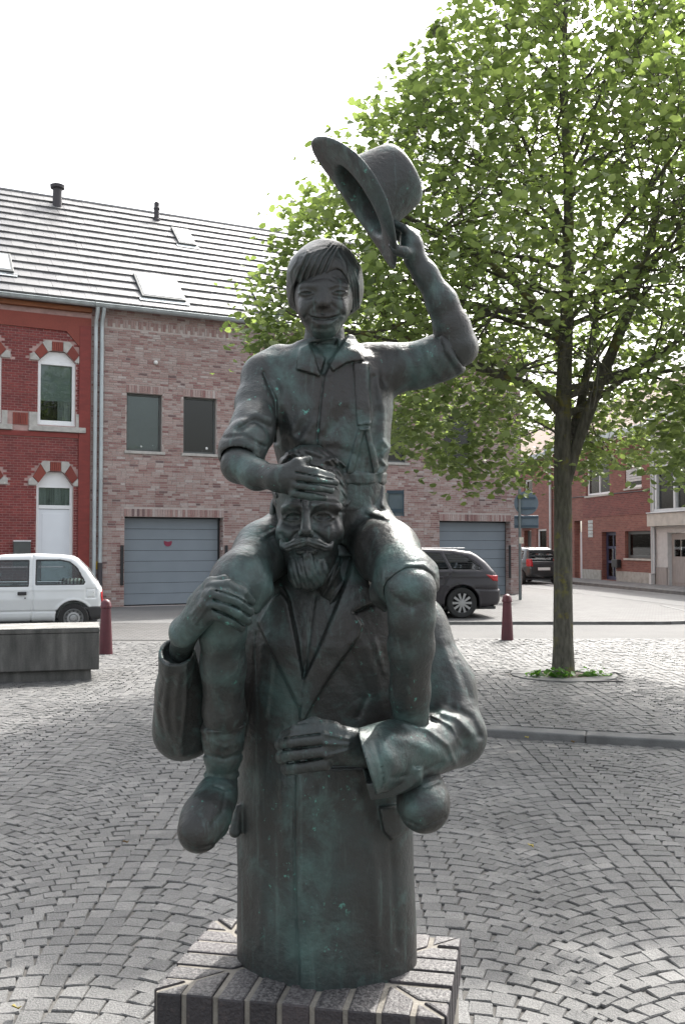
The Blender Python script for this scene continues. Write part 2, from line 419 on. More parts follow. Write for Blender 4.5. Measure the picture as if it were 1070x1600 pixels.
gars = [(ux(195), ux(349), 0.0, GT), (ux(686), ux(797), 0.0, GT)]
holes = wins + gars + [(ux(480), ux(530), 0, GT)]
wl = MB(); wall_holes(wl, BX0, BX1, 0, EAVE, holes, .0, .32)
wall = wl.build('wall', 'mortar_brown', brown)
MB().add([(BX1, .321, 0), (BX1, 9, 0), (BX1, 9, EAVE), (BX1, RDEP, RIDGE-.1), (BX1, .321, EAVE)], [(0, 1, 2, 3, 4)]).build('gable_wall', 'brick_tex_brown', brown)
MB().add([(BX0, 9, 0), (BX1, 9, 0), (BX1, 9, EAVE), (BX0, 9, EAVE)], [(0, 3, 2, 1)]).build('rear_wall', 'mortar_brown', brown)
rngb = random.Random(5)
sold = [(h[0]-.02, h[1]+.02, h[3], h[3]+.2) for h in holes] + [(BX0, BX1, 7.06, 7.26)]
bl = brick_layout(BX0+.005, BX1-.005, .01, EAVE-.05, holes + sold, .205, .047, .013, rngb)
pxd = lambda u: math.hypot(OX+u*math.cos(FANG), OY+u*math.sin(FANG))
lay_bricks(wall, bl, 'brick_brown', key=lambda b: (0 if b[1]-b[0] > .2 else 50) + pxd((b[0]+b[1])/2) + (8 if b[3] < 1.1 else 0), n_single=280)
sb = []
for a, b, c, d in sold:
    n = int((b-a)/.065)
    for k in range(n):
        x = a + k*(b-a)/n
        if any(h[0] < x < h[1] and h[2] < (c+d)/2 < h[3] for h in holes): continue
        if c > 7 and k % 3 == 2: sb.append((x+.004, x+(b-a)/n-.004, c+.1, d))
        else: sb.append((x+.005, x+(b-a)/n-.005, c+.004, d-.004))
lay_bricks(wall, sb, 'brick_brown', key=lambda b: abs(b[0]-1), y=-.014, n_single=60)
# reveals' brick returns on the right jambs of the garages
for g in gars:
    mb = MB(); z = .01; r_ = 0
    while z < 2.2:
        for y0, y1 in ((.0, .1), (.11, .22), (.23, .31)) if r_ % 2 else ((.0, .2), (.21, .31)):
            mb.box(g[1]-.008, g[1], y0, y1, z, z+.052)
        z += .065; r_ += 1
    tag(mb.build('jamb_brickwork', 'brick_brown', wall), kind='stuff')
def window_unit(par, h, mat='frame_dark', y=.12, fw=.055, glass='glass_dark', sill='stone', mull=()):
    a, b, c, d = h
    fr = MB().box(a, a+fw, y, y+.07, c, d).box(b-fw, b, y, y+.07, c, d).box(a+fw, b-fw, y, y+.07, d-fw, d).box(a+fw, b-fw, y, y+.07, c, c+fw)
    w = fr.build('window', mat, par, bevel=.006)
    part('pane', glass, w, (a+fw, b-fw, y+.03, y+.036, c+fw, d-fw))
    for x in mull: part('mullion', mat, w, (x-.03, x+.03, y+.005, y+.06, c+fw, d-fw))
    part('room', 'room', w, (a-.3, b+.3, y+.9, y+.95, c-.2, d+.3))
    if sill: part('sill', sill, w, (a-.05, b+.07, -.05, y, c-.075, c-.002), bevel=.006)
    return w
for i, h in enumerate(wins):
    w = window_unit(brown, h, glass='glass' if i == 0 else 'glass_dark')
    if i == 0: part('lowered_screen', 'blind_grey' if 'blind_grey' in M else 'frame_dark', w, (h[0]+.06, h[1]-.06, .165, .17, h[2]+.06, h[3]-.06))
    if i < 2:
        for x, zz, r_ in ((h[1]-.22, h[2]+.17, .055), (h[1]-.34, h[2]+.1, .04)) if i else ((h[0]+.42, h[2]+.14, .045), (h[1]-.2, h[2]+.18, .03)):
            MB().lathe([(r_*.3, -r_*1.2), (r_*.9, -r_*.6), (r_, 0), (r_*.6, r_*.8), (r_*.1, r_)], 10, (x, .19, zz)).build('ornament', 'ceramic', w, smooth=True)
def garage(par, h, emblem=False):
    a, b, c, d = h; y = .26
    n = 8; ph = (d-c-.06)/n
    rb = b-.06 if emblem else b-.02
    dr = part('garage_door', 'black_metal', par, (a, a+.02, y-.01, y+.05, c, d), (rb, b, y-.01, y+.05, c, d), (a+.02, rb, y-.01, y+.045, d-.025, d), (a+.02, rb, y+.01, y+.05, c, c+.03), (a+.02, rb, y+.052, y+.06, c, d))
    for k in range(n):
        part('door_panel', 'garage_grey', dr, (a+.021, rb-.001, y, y+.04, c+.035+k*ph, c+.035+(k+1)*ph-.008), bevel=.004)
    if emblem:
        poly = [(1.2-.105, 1.665)] + [(1.2-.105*math.cos(t), 1.62-.1*math.sin(t)) for t in [math.pi*k/12 for k in range(13)]] + [(1.2+.105, 1.665), (1.2, 1.64)]
        MB().prism(poly, y-.012, y-.001).build('emblem', 'emblem', dr)
    return dr
garage(brown, gars[0], True); garage(brown, gars[1])
part('side_door', 'garage_grey', brown, (ux(480)+.01, ux(530)-.01, .2, .25, .02, GT-.02), bevel=.005)
# guard bars by the garages, lamp sensor, small box
for x0 in (-.1, gars[0][1]+.04, gars[1][1]-.1):
    part('guard_bar', 'black_metal', brown, (x0, x0+.075, -.06, -.02, .55, 1.55), bevel=.01)
sx, sz = UV(243, 567); MB().lathe([(.01, -.05), (.05, -.04), (.055, .02), (.03, .05)], 12, (sx, -.05, sz)).build('motion_sensor', 'ceramic', brown, smooth=True)
part('key_switch', 'ceramic', brown, (gars[0][1]-.02, gars[0][1]-.001, .05, .09, 1.42, 1.5))
# roof of slates in courses, both houses under one slope
def slates(par, x0, x1, n_single):
    ang = math.atan2(RIDGE-EAVE, RDEP+.28); L = math.hypot(RIDGE-EAVE, RDEP+.28); rows = 15; g = L/rows; tw = .30
    ca, sa = math.cos(ang), math.sin(ang)
    base = MB().add([(x0, -.28, EAVE-.03), (x1, -.28, EAVE-.03), (x1, RDEP, RIDGE-.05), (x0, RDEP, RIDGE-.05), (x0, 9.2, EAVE-.05), (x1, 9.2, EAVE-.05)], [(0, 1, 2, 3), (3, 2, 5, 4)]).build('roof', 'slate', par)
    unit = MB().box(-.5, .5, 0, g+.06, -.03, .03).mesh('slate', 'slate')
    lst = []
    for r_ in range(rows):
        x = x0 - (tw/2 if r_ % 2 else 0)
        while x < x1 - .03: lst.append((max(x, x0)+.002, min(x+tw, x1)-.002, r_)); x += tw
    rest = MB(); k = 0
    lst.sort(key=lambda q: abs(q[0]-2.5))
    for xa, xb, r_ in lst:
        s0 = r_*g; y = -.28 + s0*ca; z = EAVE + s0*sa
        tilt = ang - .10; lift = .058 + random.uniform(-.003, .003); x = (xa+xb)/2
        loc = (x, y - sa*lift, z + ca*lift); k += 1
        if k <= n_single: link('slate', unit, base, loc, (tilt, random.uniform(-.004, .004), 0), (xb-xa, 1, 1))
        else:
            ct_, st_ = math.cos(tilt), math.sin(tilt); hw_ = (xb-xa)/2
            vs_ = [(xx, yy, zz) for zz in (-.03, .03) for yy in (0, g+.06) for xx in (-hw_, hw_)]
            rest.add([(loc[0]+a, loc[1]+b*ct_-c*st_, loc[2]+b*st_+c*ct_) for a, b, c in vs_], [(0, 2, 3, 1), (4, 5, 7, 6), (0, 1, 5, 4), (2, 6, 7, 3), (0, 4, 6, 2), (1, 3, 7, 5)])
    if rest.v: tag(rest.build('slates', 'slate', base), kind='stuff')
    nr = int((x1-x0)/.4)
    MB().tube([(x0, RDEP, RIDGE+.03), (x1, RDEP, RIDGE+.03)], .07, 8).build('ridge_tiles', 'slate', base)
    return base, ang
roofb, RANG = slates(brown, BX0, BX1+.15, 300)
def on_roof(px, py):
    """roof-plane point in house coordinates (x, distance up the slope)"""
    p = W(px, py, 1.0) - np.array((0, 0, CAMH)); c, s_ = math.cos(FANG), math.sin(FANG)
    lp = np.array((c*p[0]+s_*p[1], -s_*p[0]+c*p[1], p[2])); lo = np.array((c*(-OX)+s_*(-OY), s_*OX-c*OY, CAMH))
    n = np.array((0, -math.sin(RANG), math.cos(RANG))); p0 = np.array((0, -.28, EAVE+.06))
    t = ((p0-lo)@n)/(lp@n); q = lo+t*lp
    return q[0], (q[1]+.28)/math.cos(RANG)
def roof_box(name, par, mat, x0, x1, s0, s1, h0, h1, bevel=0):
    ca, sa = math.cos(RANG), math.sin(RANG); vs_ = []
    for h in (h0, h1):
        for s_ in (s0, s1):
            for x in (x0, x1): vs_.append((x, -.28+s_*ca-h*sa, EAVE+s_*sa+h*ca))
    return MB().add(vs_, [(0, 2, 3, 1), (4, 5, 7, 6), (0, 1, 5, 4), (2, 6, 7, 3), (0, 4, 6, 2), (1, 3, 7, 5)]).build(name, mat, par, bevel=bevel)
for (ax, ay), (bx_, by_) in (((207, 430), (290, 473)), ((266, 357), (306, 386)), ((392, 458), (450, 495))):
    x0, s1 = on_roof(ax, ay); x1, s0 = on_roof(bx_, by_)
    f = roof_box('roof_window', roofb, 'frame_dark', x0, x1, s0, s1, .03, .13, .01)
    roof_box('pane', f, 'skylight', x0+.07, x1-.07, s0+.08, s1-.07, .131, .137)
    roof_box('flashing', f, 'zinc', x0-.07, x1+.07, s0-.16, s0-.01, .07, .085)
# vents on the roof
for (px, py, hh, capd) in ((90, 322, .68, True), (245, 344, .62, False)):
    x, s_ = on_roof(px, py); yy = -.28+s_*math.cos(RANG); zz = EAVE+s_*math.sin(RANG)
    prof = [(.13, -.1), (.13, hh-.12), (.2, hh-.11), (.21, hh-.02), (.17, hh)] if capd else [(.11, -.1), (.11, .08), (.075, .1), (.08, hh*.6), (.1, hh*.62), (.1, hh*.7), (.075, hh*.74), (.08, hh-.04), (.05, hh)]
    MB().lathe(prof, 16, (x, yy, zz)).build('vent_pipe', 'dark_pipe', roofb, smooth=True, auto=30)
# gutter and downpipes
def gutter(par, x0, x1):
    prof = [(-.09*math.cos(t)-.30, EAVE-.02-.09*math.sin(t)) for t in [math.pi*k/8 for k in range(9)]]
    vs_ = [(x, y, z) for x in (x0, x1) for y, z in prof]; n = len(prof)
    g = MB().add(vs_, [(i_, i_+1, n+i_+1, n+i_) for i_ in range(n-1)] + [tuple(range(n)), tuple(range(2*n-1, n-1, -1))])
    g.tube([(x0, -.395, EAVE-.02), (x1, -.395, EAVE-.02)], .014, 6)
    return g.build('gutter', 'zinc', par)
gutter(brown, BX0+.01, BX1+.12)
def downpipe(par, x, zb=.05, dark=0.0):
    o = MB().tube([(x, -.3, EAVE-.1), (x, -.28, EAVE-.2), (x, -.1, EAVE-.42), (x, -.09, EAVE-.6), (x, -.09, zb)], .05, 12).build('downpipe', 'zinc', par, smooth=True, auto=40)
    for z in (1.9, 3.2, 4.5, 5.8): MB().lathe([(.056, z-.02), (.058, z), (.056, z+.02)], 12, (x, -.09, 0)).build('pipe_bracket', 'zinc', o)
    if dark: MB().lathe([(.062, .03), (.062, dark), (.052, dark+.02)], 12, (x, -.09, 0)).build('pipe_shoe', 'dark_pipe', o)
    return o
downpipe(brown, UV(157, 700)[0], dark=1.1)
part('gas_marker', 'yellow', brown, (UV(147, 886)[0], UV(154, 886)[0], -.03, -.015, .95, 1.15))
MB().tube([(UV(151, 520)[0], -.03, 7.2), (UV(151, 600)[0], -.03, 5.6), (UV(149, 670)[0], -.03, 4.4), (UV(150, 720)[0], -.03, 3.7)], .012, 5).build('cable', 'black_metal', brown)

# red painted terraced house at the left
RX = BX0
red = thing('red_brick_house', 'dark red painted brick house with white arched door at the left edge', 'house', (OX+RX*math.cos(FANG), OY+RX*math.sin(FANG), 0), FANG)
uvr = uv_plane(red.location.x, red.location.y, FANG)
cr = lambda x, y: uvr(x/4, 500+y/4)                                  # from a 4x crop of the photo
RL = -8.9
wx0, wx1 = cr(240, 300)[0], cr(476, 300)[0]; wz0, wz1, wzt = cr(359, 660)[1], cr(359, 262)[1], cr(359, 195)[1]
dx0, dx1 = cr(228, 1200)[0], cr(460, 1200)[0]; dz1, dzt = cr(345, 1035)[1], cr(345, 945)[1]
SHIFT = -1.74; SHS = tuple(k*SHIFT for k in range(5))
rh = []
for s_ in SHS: rh += [(wx0+s_, wx1+s_, wz0, wzt+.0), (dx0+s_, dx1+s_, (.14 if s_ == 0 else .9), dzt)]
wl = MB(); wall_holes(wl, RL, 0, 0, EAVE, rh, 0, .3); rwall = wl.build('wall', 'mortar_red', red)
PIL = -.30
vz = [(wz1, wzt), (dz1, dzt)]
def arch(par, xa, xb, z1, zt, shift, clip=True):
    """voussoir ring: alternating stone and brick blocks round a chamfered head"""
    cx = (xa+xb)/2+shift; hw = (xb-xa)/2; ht = zt-z1; fl = hw*.42; th = .24
    inner = [(-hw, z1), (-fl, zt), (fl, zt), (hw, z1)]
    outer = [(-hw-.18, z1+.02), (-hw-.17, z1+.14), (-fl-.17, zt+.21), (-fl+.05, zt+th), (fl-.05, zt+th), (fl+.17, zt+.21), (hw+.17, z1+.14), (hw+.18, z1+.02)]
    P = lambda pts: [(cx+x, z) for x, z in pts]
    L1 = lambda t: (-hw+(hw-fl)*t, z1+ht*t)                         # along left chamfer
    st = [[(-hw-.19, z1), (-hw, z1), L1(.14), (-hw-.1, z1+.19), (-hw-.19, z1+.15)],
          [L1(.16), L1(.84), (-fl-.17, zt+.16), (-hw-.09, z1+.2)],
          [L1(.86), (-fl+.05, zt), (-fl+.05, zt+th), (-fl-.1, zt+th), (-fl-.17, zt+.17)]]
    for k, poly in enumerate(st):
        for sgn in (1, -1):
            q = [(sgn*x, z) for x, z in poly]
            if sgn < 0: q.reverse()
            if clip and shift == 0: q = [(min(x, PIL-.005-cx), z) for x, z in q]
            MB().prism(P(q), -.05, .0).build('voussoir', 'red_soldier' if k == 1 else 'stone', par, bevel=.004)
    n = 5; a0, a1 = -fl+.06, fl-.06
    for k in range(n):
        x0_, x1_ = cx+a0+(a1-a0)*k/n, cx+a0+(a1-a0)*(k+1)/n
        part('voussoir', 'red_soldier', par, (x0_+.003, x1_-.003, -.045, .0, zt+.002, zt+th-.02))
    # spandrels that close the square opening above the chamfers
    for sgn in (1, -1):
        q = [(sgn*-hw, z1), (sgn*-fl, zt), (sgn*-hw, zt)]
        if sgn < 0: q.reverse()
        MB().prism(P(list(reversed(q))), .0, .3).build('spandrel', 'mortar_red', par)
def head_panel(par, xa, xb, z1, zt, shift, y):
    cx = (xa+xb)/2+shift; hw = (xb-xa)/2; fl = hw*.42
    MB().prism([(cx-hw+.01, z1), (cx+hw-.01, z1), (cx+fl, zt-.015), (cx-fl, zt-.015)], y, y+.04).build('head_panel', 'pvc', par, bevel=.005)
avoid = []
for s_ in SHS:
    for (xa, xb, z1, zt) in ((wx0, wx1, wz1, wzt), (dx0, dx1, dz1, dzt)):
        arch(rwall, xa, xb, z1, zt, s_)
        hw = (xb-xa)/2
        avoid.append(((xa+xb)/2+s_, hw, z1, zt))
    # upper window
    h = (wx0+s_, wx1+s_, wz0, wz1); fw = .075
    fr = MB().box(h[0], h[0]+fw, .06, .14, h[2]+.05, h[3]).box(h[1]-fw, h[1], .06, .14, h[2]+.05, h[3]).box(h[0]+fw, h[1]-fw, .06, .14, h[3]-fw, h[3]).box(h[0]+fw, h[1]-fw, .06, .14, h[2]+.05, h[2]+.05+fw).box(h[0], h[1], .03, .14, h[2], h[2]+.048)
    w = fr.build('window', 'pvc', red, bevel=.008)
    part('pane', 'glass', w, (h[0]+fw, h[1]-fw, .1, .106, h[2]+.12, h[3]-fw))
    part('roller_blind', 'blind', w, (h[0]+fw, h[1]-fw-.0, .16, .165, h[2]+.62, h[3]-fw))
    part('curtain', 'curtain', w, (h[1]-fw-.32, h[1]-fw, .2, .21, h[2]+.1, h[2]+.7))
    part('room', 'room', w, (h[0]-.3, h[1]+.2, 1.0, 1.05, h[2]-.2, h[3]+.3))
    head_panel(w, wx0, wx1, wz1, wzt, s_, .07)
    part('sill', 'stone', red, (h[0]-.21, min(h[1]+.25, 9) if s_ else h[1]+.24, -.10, .06, wz0-.16, wz0-.03), bevel=.01)
    for xa, xb in ((h[0]-.2, h[0]-.005), (h[1]+.005, h[1]+.14)):
        part('sill_block', 'stone', red, (xa, xb, -.04, .0, wz0-.03, wz0+.3), bevel=.006)
    n = 6
    for k in range(n):
        xa = h[0]-.575+.35*k/n
        part('soldier_brick', 'red_soldier', rwall, (xa+.004, xa+.35/n-.004, -.02, .0, wz0-.02, wz0+.27))
# door, lower windows
dp = .07
fr = MB().box(dx0, dx0+dp, .1, .18, .14, dz1).box(dx1-dp, dx1, .1, .18, .14, dz1).box(dx0+dp, dx1-dp, .1, .18, dz1-.05, dz1).box(dx0+dp, dx1-dp, .1, .18, cr(345, 1180)[1], cr(345, 1157)[1])
door = fr.build('front_door', 'pvc', red, bevel=.006); zr = cr(345, 1180)[1]; zg = cr(345, 1157)[1]
part('pane', 'glass', door, (dx0+dp, dx1-dp, .13, .136, zg, dz1-.05)); part('curtain', 'curtain', door, (dx0+dp, dx1-dp, .17, .175, zg, dz1-.05)); part('room', 'room', door, (dx0, dx1, .6, .62, 2, dz1))
part('leaf', 'white_panel', door, (dx0+dp, dx1-dp, .12, .165, .16, zr-.01), bevel=.004)
part('raised_panel', 'white_panel', door, (dx0+dp+.09, dx1-dp-.12, .112, .119, .4, zr-.12), bevel=.004)
part('handle', 'galv', door, (dx0+dp+.03, dx0+dp+.05, .06, .119, 1.0, 1.14), bevel=.005)
part('doorstep', 'stone', red, (dx0-.05, dx1+.05, -.25, .18, .0, .135), bevel=.01)
head_panel(door, dx0, dx1, dz1, dzt, 0, .11)
for s_ in SHS[1:]:
    h = (dx0+s_, dx1+s_, .9, dz1)
    w = window_unit(red, h, 'pvc', .1, .07, 'glass', 'stone'); head_panel(w, dx0, dx1, dz1, dzt, s_, .11)
    sh = MB()
    for k in range(24): sh.box(h[0]+.02, h[1]-.02, .06, .085, 1.95+k*.05*(dz1-1.95)/1.2, 1.95+(k*.05+.043)*(dz1-1.95)/1.2)
    tag(sh.build('roller_shutter', 'pvc', w), kind='stuff')
part('letter_box', 'frame_dark', red, (cr(84, 1400)[0], cr(190, 1400)[0], -.12, -.013, 1.02, cr(130, 1385)[1]), bevel=.01)
part('letter_box_lid', 'pvc', red, (cr(82, 1400)[0], cr(192, 1400)[0], -.13, -.011, cr(130, 1385)[1]+.001, cr(130, 1378)[1]), bevel=.005)
# brick relief: pilaster, frieze with chamfered corner, string course
part('pilaster', 'red_paint', red, (PIL, -.02, -.06, -.001, 0.0, 7.0), bevel=.01)
zf = cr(300, 40)[1]
MB().prism([(RL, zf), (-.62, zf-.08), (PIL-.02, zf-.42), (PIL, zf-.42), (-.021, zf-.42), (-.021, 7.2), (RL, 7.2)], -.05, -.0015).build('frieze', 'red_soldier', red)
part('fascia', 'wood_fascia', red, (RL, -.02, -.16, -.0, 7.33, 7.45), bevel=.01)
part('string_course', 'red_paint', red, (RL, PIL-.004, -.045, -.001, wz0-.30, wz0-.17), bevel=.008)
def inside(x, z):
    if x > PIL-.02 or z > zf-.46 + .0: 
        if x > PIL-.02 or z > zf-.06 or (z-(zf-.42) > (PIL-x)*1.1): return False
    for cx, hw, z1, zt in avoid:
        t = abs(x-cx)
        if z1-.02 < z < zt+.27 and t < hw+.22 and (z-z1-.2) < (hw+.2-t)*1.25: return False
    if wz0-.32 < z < wz0-.16: return False
    if wz0-.18 < z < wz0+.31:
        for s_ in SHS:
            if wx0+s_-.6 < x < wx1+s_+.25: return False
    return True
bl = brick_layout(RL+.005, PIL-.004, .02, zf, rh, .15, .049, .013, rngb, inside)
lay_bricks(rwall, bl, 'brick_red', key=lambda b: abs((b[0]+b[1])/2+1.1) + (9 if b[3] < 1.9 else 0), n_single=280)
roofr, _ = slates(red, RL, -.002, 240)
gutter(red, RL, -.002)
downpipe(red, uvr(147.5, 700)[0])
OXs, OYs = OX, OY; OX, OY = red.location.x, red.location.y
x1, s0 = on_roof(22, 428); x0 = x1-.95; s1 = s0+1.0
f = roof_box('roof_window', roofr, 'frame_dark', x0, x1, s0, s1, .03, .13, .01)
roof_box('pane', f, 'skylight', x0+.07, x1-.07, s0+.08, s1-.07, .131, .137)
roof_box('flashing', f, 'zinc', x0-.07, x1+.07, s0-.16, s0-.01, .07, .085)
OX, OY = OXs, OYs

# ------------------------------------------------------------------ houses across the street on the right
HA = math.radians(-80.2); HX, HY = 9.97, 45.6
UVH = uv_plane(HX, HY, HA)
M['clap'] = simple('white_clapboard', (.5, .5, .49), .6, .1, 6); M['concrete'] = simple('concrete_band', (.42, .41, .37), .85, .15, 4, .2)
M['wood_grey'] = simple('grey_wood', (.27, .25, .235), .7, .15, 7, vscale=(3, 1, .4)); M['plinth_grey'] = simple('base_render', (.33, .32, .29), .9, .2, 5, .3)
M['alu'] = simple('aluminium', (.5, .52, .53), .45, .08, 5, metal=.4); M['tile_brown'] = simple('roof_tile_brown', (.2, .13, .10), .7, .25, 12, .4)
M['glassblock'] = simple('glass_block', (.42, .45, .44), .2, .2, 20); M['blue_frame'] = simple('blue_frame', (.04, .045, .09), .45, .1, 5)
cth = lambda x, y: UVH(840+x/4.652, 640+y/4.652)                      # from a 4.65x crop of the photo
rw = UVH(1023, 800)[0]; EH = UVH(1022, 671)[1]
def rect(x0, y0, x1, y1):
    (a, d), (b, c) = cth(x0, y0), cth(x1, y1); return (a, b, c, d)
th = thing('terraced_house', 'orange-red brick house with glass block panel and window across the street', 'house', (HX, HY, 0), HA)
h_pass = rect(262, 810, 322, 1230); h_door = rect(462, 890, 568, 1225); h_win = rect(630, 885, 818, 1085); h_up = rect(630, 430, 752, 560); h_up2 = rect(345, 380, 520, 610)
h_pass = (h_pass[0], h_pass[1], .0, h_pass[3]); h_door = (h_door[0], h_door[1], .12, h_door[3])
hs = [h_pass, h_door, h_win, h_up, h_up2]
wl = MB(); wall_holes(wl, 0, rw, 0, EH, hs, 0, .3); tw_ = wl.build('wall', 'brick_tex_red', th)
part('brick_band', 'brick_tex_dark', th, (h_pass[1]+.1, rw-.01, -.012, -.001, cth(600, 770)[1], cth(600, 600)[1]))
bz = cth(700, 1180)[1]
part('base_course', 'plinth_grey', th, (h_pass[1]+.05, h_door[0]-.05, -.03, -.001, 0, bz), (h_door[1]+.05, rw-.02, -.03, -.001, 0, bz))
window_unit(th, h_win, 'frame_dark', .14, .12, 'glass', 'concrete'); part('net_curtain', 'curtain', th, (h_win[0], h_win[1], .3, .31, h_win[2], h_win[3]))
w = window_unit(th, h_up, 'pvc', .1, .1, 'glass', 'concrete')
sh = MB()
for k in range(14): sh.box(h_up[0]+.02, h_up[1]-.02, .04, .07, h_up[2]+.25+k*.1, h_up[2]+.25+k*.1+.085)
tag(sh.build('roller_shutter', 'clap', w), kind='stuff')
window_unit(th, h_up2, 'pvc', .1, .1, 'glass', 'concrete', mull=((h_up2[0]+h_up2[1])/2,)); part('net_curtain', 'curtain', th, (h_up2[0], h_up2[1], .3, .31, h_up2[2], h_up2[3]))
d = window_unit(th, h_door, 'blue_frame', .2, .14, 'glass', None, mull=((h_door[0]+h_door[1])/2,))
part('net_curtain', 'blind', d, (h_door[0], h_door[1], .26, .27, h_door[2], h_door[3]))
for z in (.35, .65): part('crossbar', 'blue_frame', d, (h_door[0]+.141, h_door[1]-.141, .205, .25, h_door[2]+z*(h_door[3]-h_door[2]), h_door[2]+z*(h_door[3]-h_door[2])+.1))
part('passage_door', 'pvc', th, (h_pass[0]+.05, h_pass[1]-.05, .26, .3, .05, h_pass[3]-.5)); part('passage_back', 'room', th, (h_pass[0], h_pass[1], .5, .52, 0, h_pass[3]))
g = rect(365, 805, 400, 930); 
for k in range(5):
    z0 = g[2]+(g[3]-g[2])*k/5; part('glass_block', 'glassblock', th, (g[0], g[1], -.02, -.001, z0+.01, z0+(g[3]-g[2])/5-.01), bevel=.01)
mb_ = rect(565, 1088, 607, 1148); part('letter_box', 'black_metal', th, (mb_[0], mb_[1], -.2, -.02, mb_[2], mb_[3]), bevel=.02)
MB().box(-.2, rw+.0, -.35, .0, EH, EH+.28).build('gutter_box', 'zinc', th, bevel=.02)
MB().add([(0, -.3, EH+.29), (rw, -.3, EH+.29), (rw, 4, EH+3.2), (0, 4, EH+3.2)], [(0, 1, 2, 3)]).build('roof', 'tile_brown', th)
MB().tube([(-.05, -.1, EH), (-.05, -.1, .1)], .06, 8).build('downpipe', 'alu', th)
MB().tube([(rw-.07, -.1, EH), (rw-.07, -.1, .5)], .055, 8).build('downpipe', 'zinc', th); part('pipe_shoe', 'clap', th, (rw-.16, rw+.0, -.2, -.04, 0, .5))
MB().tube([(0, -.03, cth(300, 630)[1]), (rw, -.03, cth(830, 585)[1])], .02, 5).build('cable', 'black_metal', th)
# grey fronted house at the right edge
gh = thing('grey_fronted_house', 'house with white clapboards, aluminium bay window and grey wooden garage doors', 'house', (HX+rw*math.cos(HA), HY+rw*math.sin(HA), 0), HA)
UVG = uv_plane(gh.location.x, gh.location.y, HA); cg = lambda x, y: UVG(840+x/4.652, 640+y/4.652)
GW = 12.0; zb0, zb1 = cg(855, 850)[1], cg(855, 760)[1]; zw0, zw1 = cg(870, 745)[1], cg(870, 440)[1]
hd = (cg(945, 900)[0], cg(945, 900)[0]+2.6, 0, cg(945, 895)[1]); hw_ = (cg(868, 500)[0], GW-.4, zw0, zw1)
wl = MB(); wall_holes(wl, .002, GW, 0, EH+.3, [hd, hw_], 0, .3); gw = wl.build('wall', 'clap', gh)
z = .75
while z < EH+.25:
    if z+.1 < zb0 - .02: part('clapboard', 'clap', gw, (.05, hd[0]-.01, -.03, -.001, z, z+.085)) if z < hd[3] else part('clapboard', 'clap', gw, (.05, GW, -.03, -.001, z, z+.085))
    elif z > zw1+.15: part('clapboard', 'clap', gw, (.1, GW, -.03, -.001, z, z+.085))
    z += .1
part('base_block', 'wood_grey', gh, (.1, hd[0]-.05, -.06, -.001, 0, .74), bevel=.01)
part('concrete_band', 'concrete', gh, (.01, GW, -.35, -.001, zb0, zb1), bevel=.01); part('window_ledge', 'alu', gh, (.03, GW, -.40, -.002, zb1+.01, zw0-.02), bevel=.01)
w = MB()
for x in (hw_[0], hw_[0]+1.35, hw_[0]+2.7, hw_[0]+4.05): w.box(x, x+.13, -.12, .05, zw0, zw1)
w.box(hw_[0]-.05, GW, -.14, .05, zw1, zw1+.14).box(hw_[0]-.05, GW, -.14, .05, zw0-.015, zw0+.1)
w = w.build('window', 'alu', gh); part('pane', 'glass', w, (hw_[0]+.13, GW-.5, -.02, -.01, zw0+.1, zw1)); part('net_curtain', 'curtain', w, (hw_[0], GW-.4, .2, .21, zw0, zw1)); part('room', 'room', w, (hw_[0]-.3, GW, .8, .82, zw0, zw1))
for k in range(2):
    xa = hd[0]+.02+k*1.3; lf = part('garage_leaf', 'wood_grey', gh, (xa, xa+1.27, .12, .17, .03, hd[3]-.02), bevel=.01)
    part('lower_panel', 'wood_grey', lf, (xa+.2, xa+1.07, .105, .119, .2, .95), bevel=.01); part('pane', 'glass', lf, (xa+.2, xa+.62, .112, .119, 1.15, hd[3]-.25)); part('pane', 'glass', lf, (xa+.67, xa+1.07, .112, .119, 1.15, hd[3]-.25))
MB().tube([(.06, -.1, EH), (.06, -.1, .5)], .05, 8).build('downpipe', 'alu', gh)
MB().box(-.0, GW, -.3, 0, EH+.302, EH+.55).build('gutter_box', 'zinc', gh); MB().add([(0.01, -.3, EH+.56), (GW, -.3, EH+.56), (GW, 4, EH+3.4), (0.01, 4, EH+3.4)], [(0, 1, 2, 3)]).build('roof', 'tile_brown', gh)
# farther house beyond the downpipe
fh = thing('far_house', 'far red brick house with canopied door behind the parked black car', 'house', (HX-14*math.cos(HA), HY-14*math.sin(HA), 0), HA)
hd2 = (10.2, 11.2, 0, 2.3); hw2 = (11.9, 13.2, .95, 2.35); hu = [(10.2, 11.4, 3.4, 4.9), (4, 5.4, 3.4, 4.9), (5, 6.5, .9, 2.4)]
wl = MB(); wall_holes(wl, 0, 13.9, 0, EH-.1, [hd2, hw2]+hu, 0, .3); wl.build('wall', 'brick_tex_red', fh)
for h in [hw2]+hu: window_unit(fh, h, 'pvc', .1, .09, 'glass', 'concrete')
part('door', 'frame_dark', fh, (hd2[0], hd2[1], .2, .25, .05, 2.28)); part('canopy', 'pvc', fh, (9.8, 11.5, -.7, -.001, 2.5, 2.62), bevel=.02); part('base_course', 'plinth_grey', fh, (11.3, 13.89, -.03, -.001, 0, .75))
MB().add([(0, -.3, EH-.09), (13.9, -.3, EH-.09), (13.9, 4, EH+2.8), (0, 4, EH+2.8)], [(0, 1, 2, 3)]).build('roof', 'tile_brown', fh); MB().box(0, 13.9, -.35, 0, EH-.1, EH+.12).build('gutter_box', 'zinc', fh)
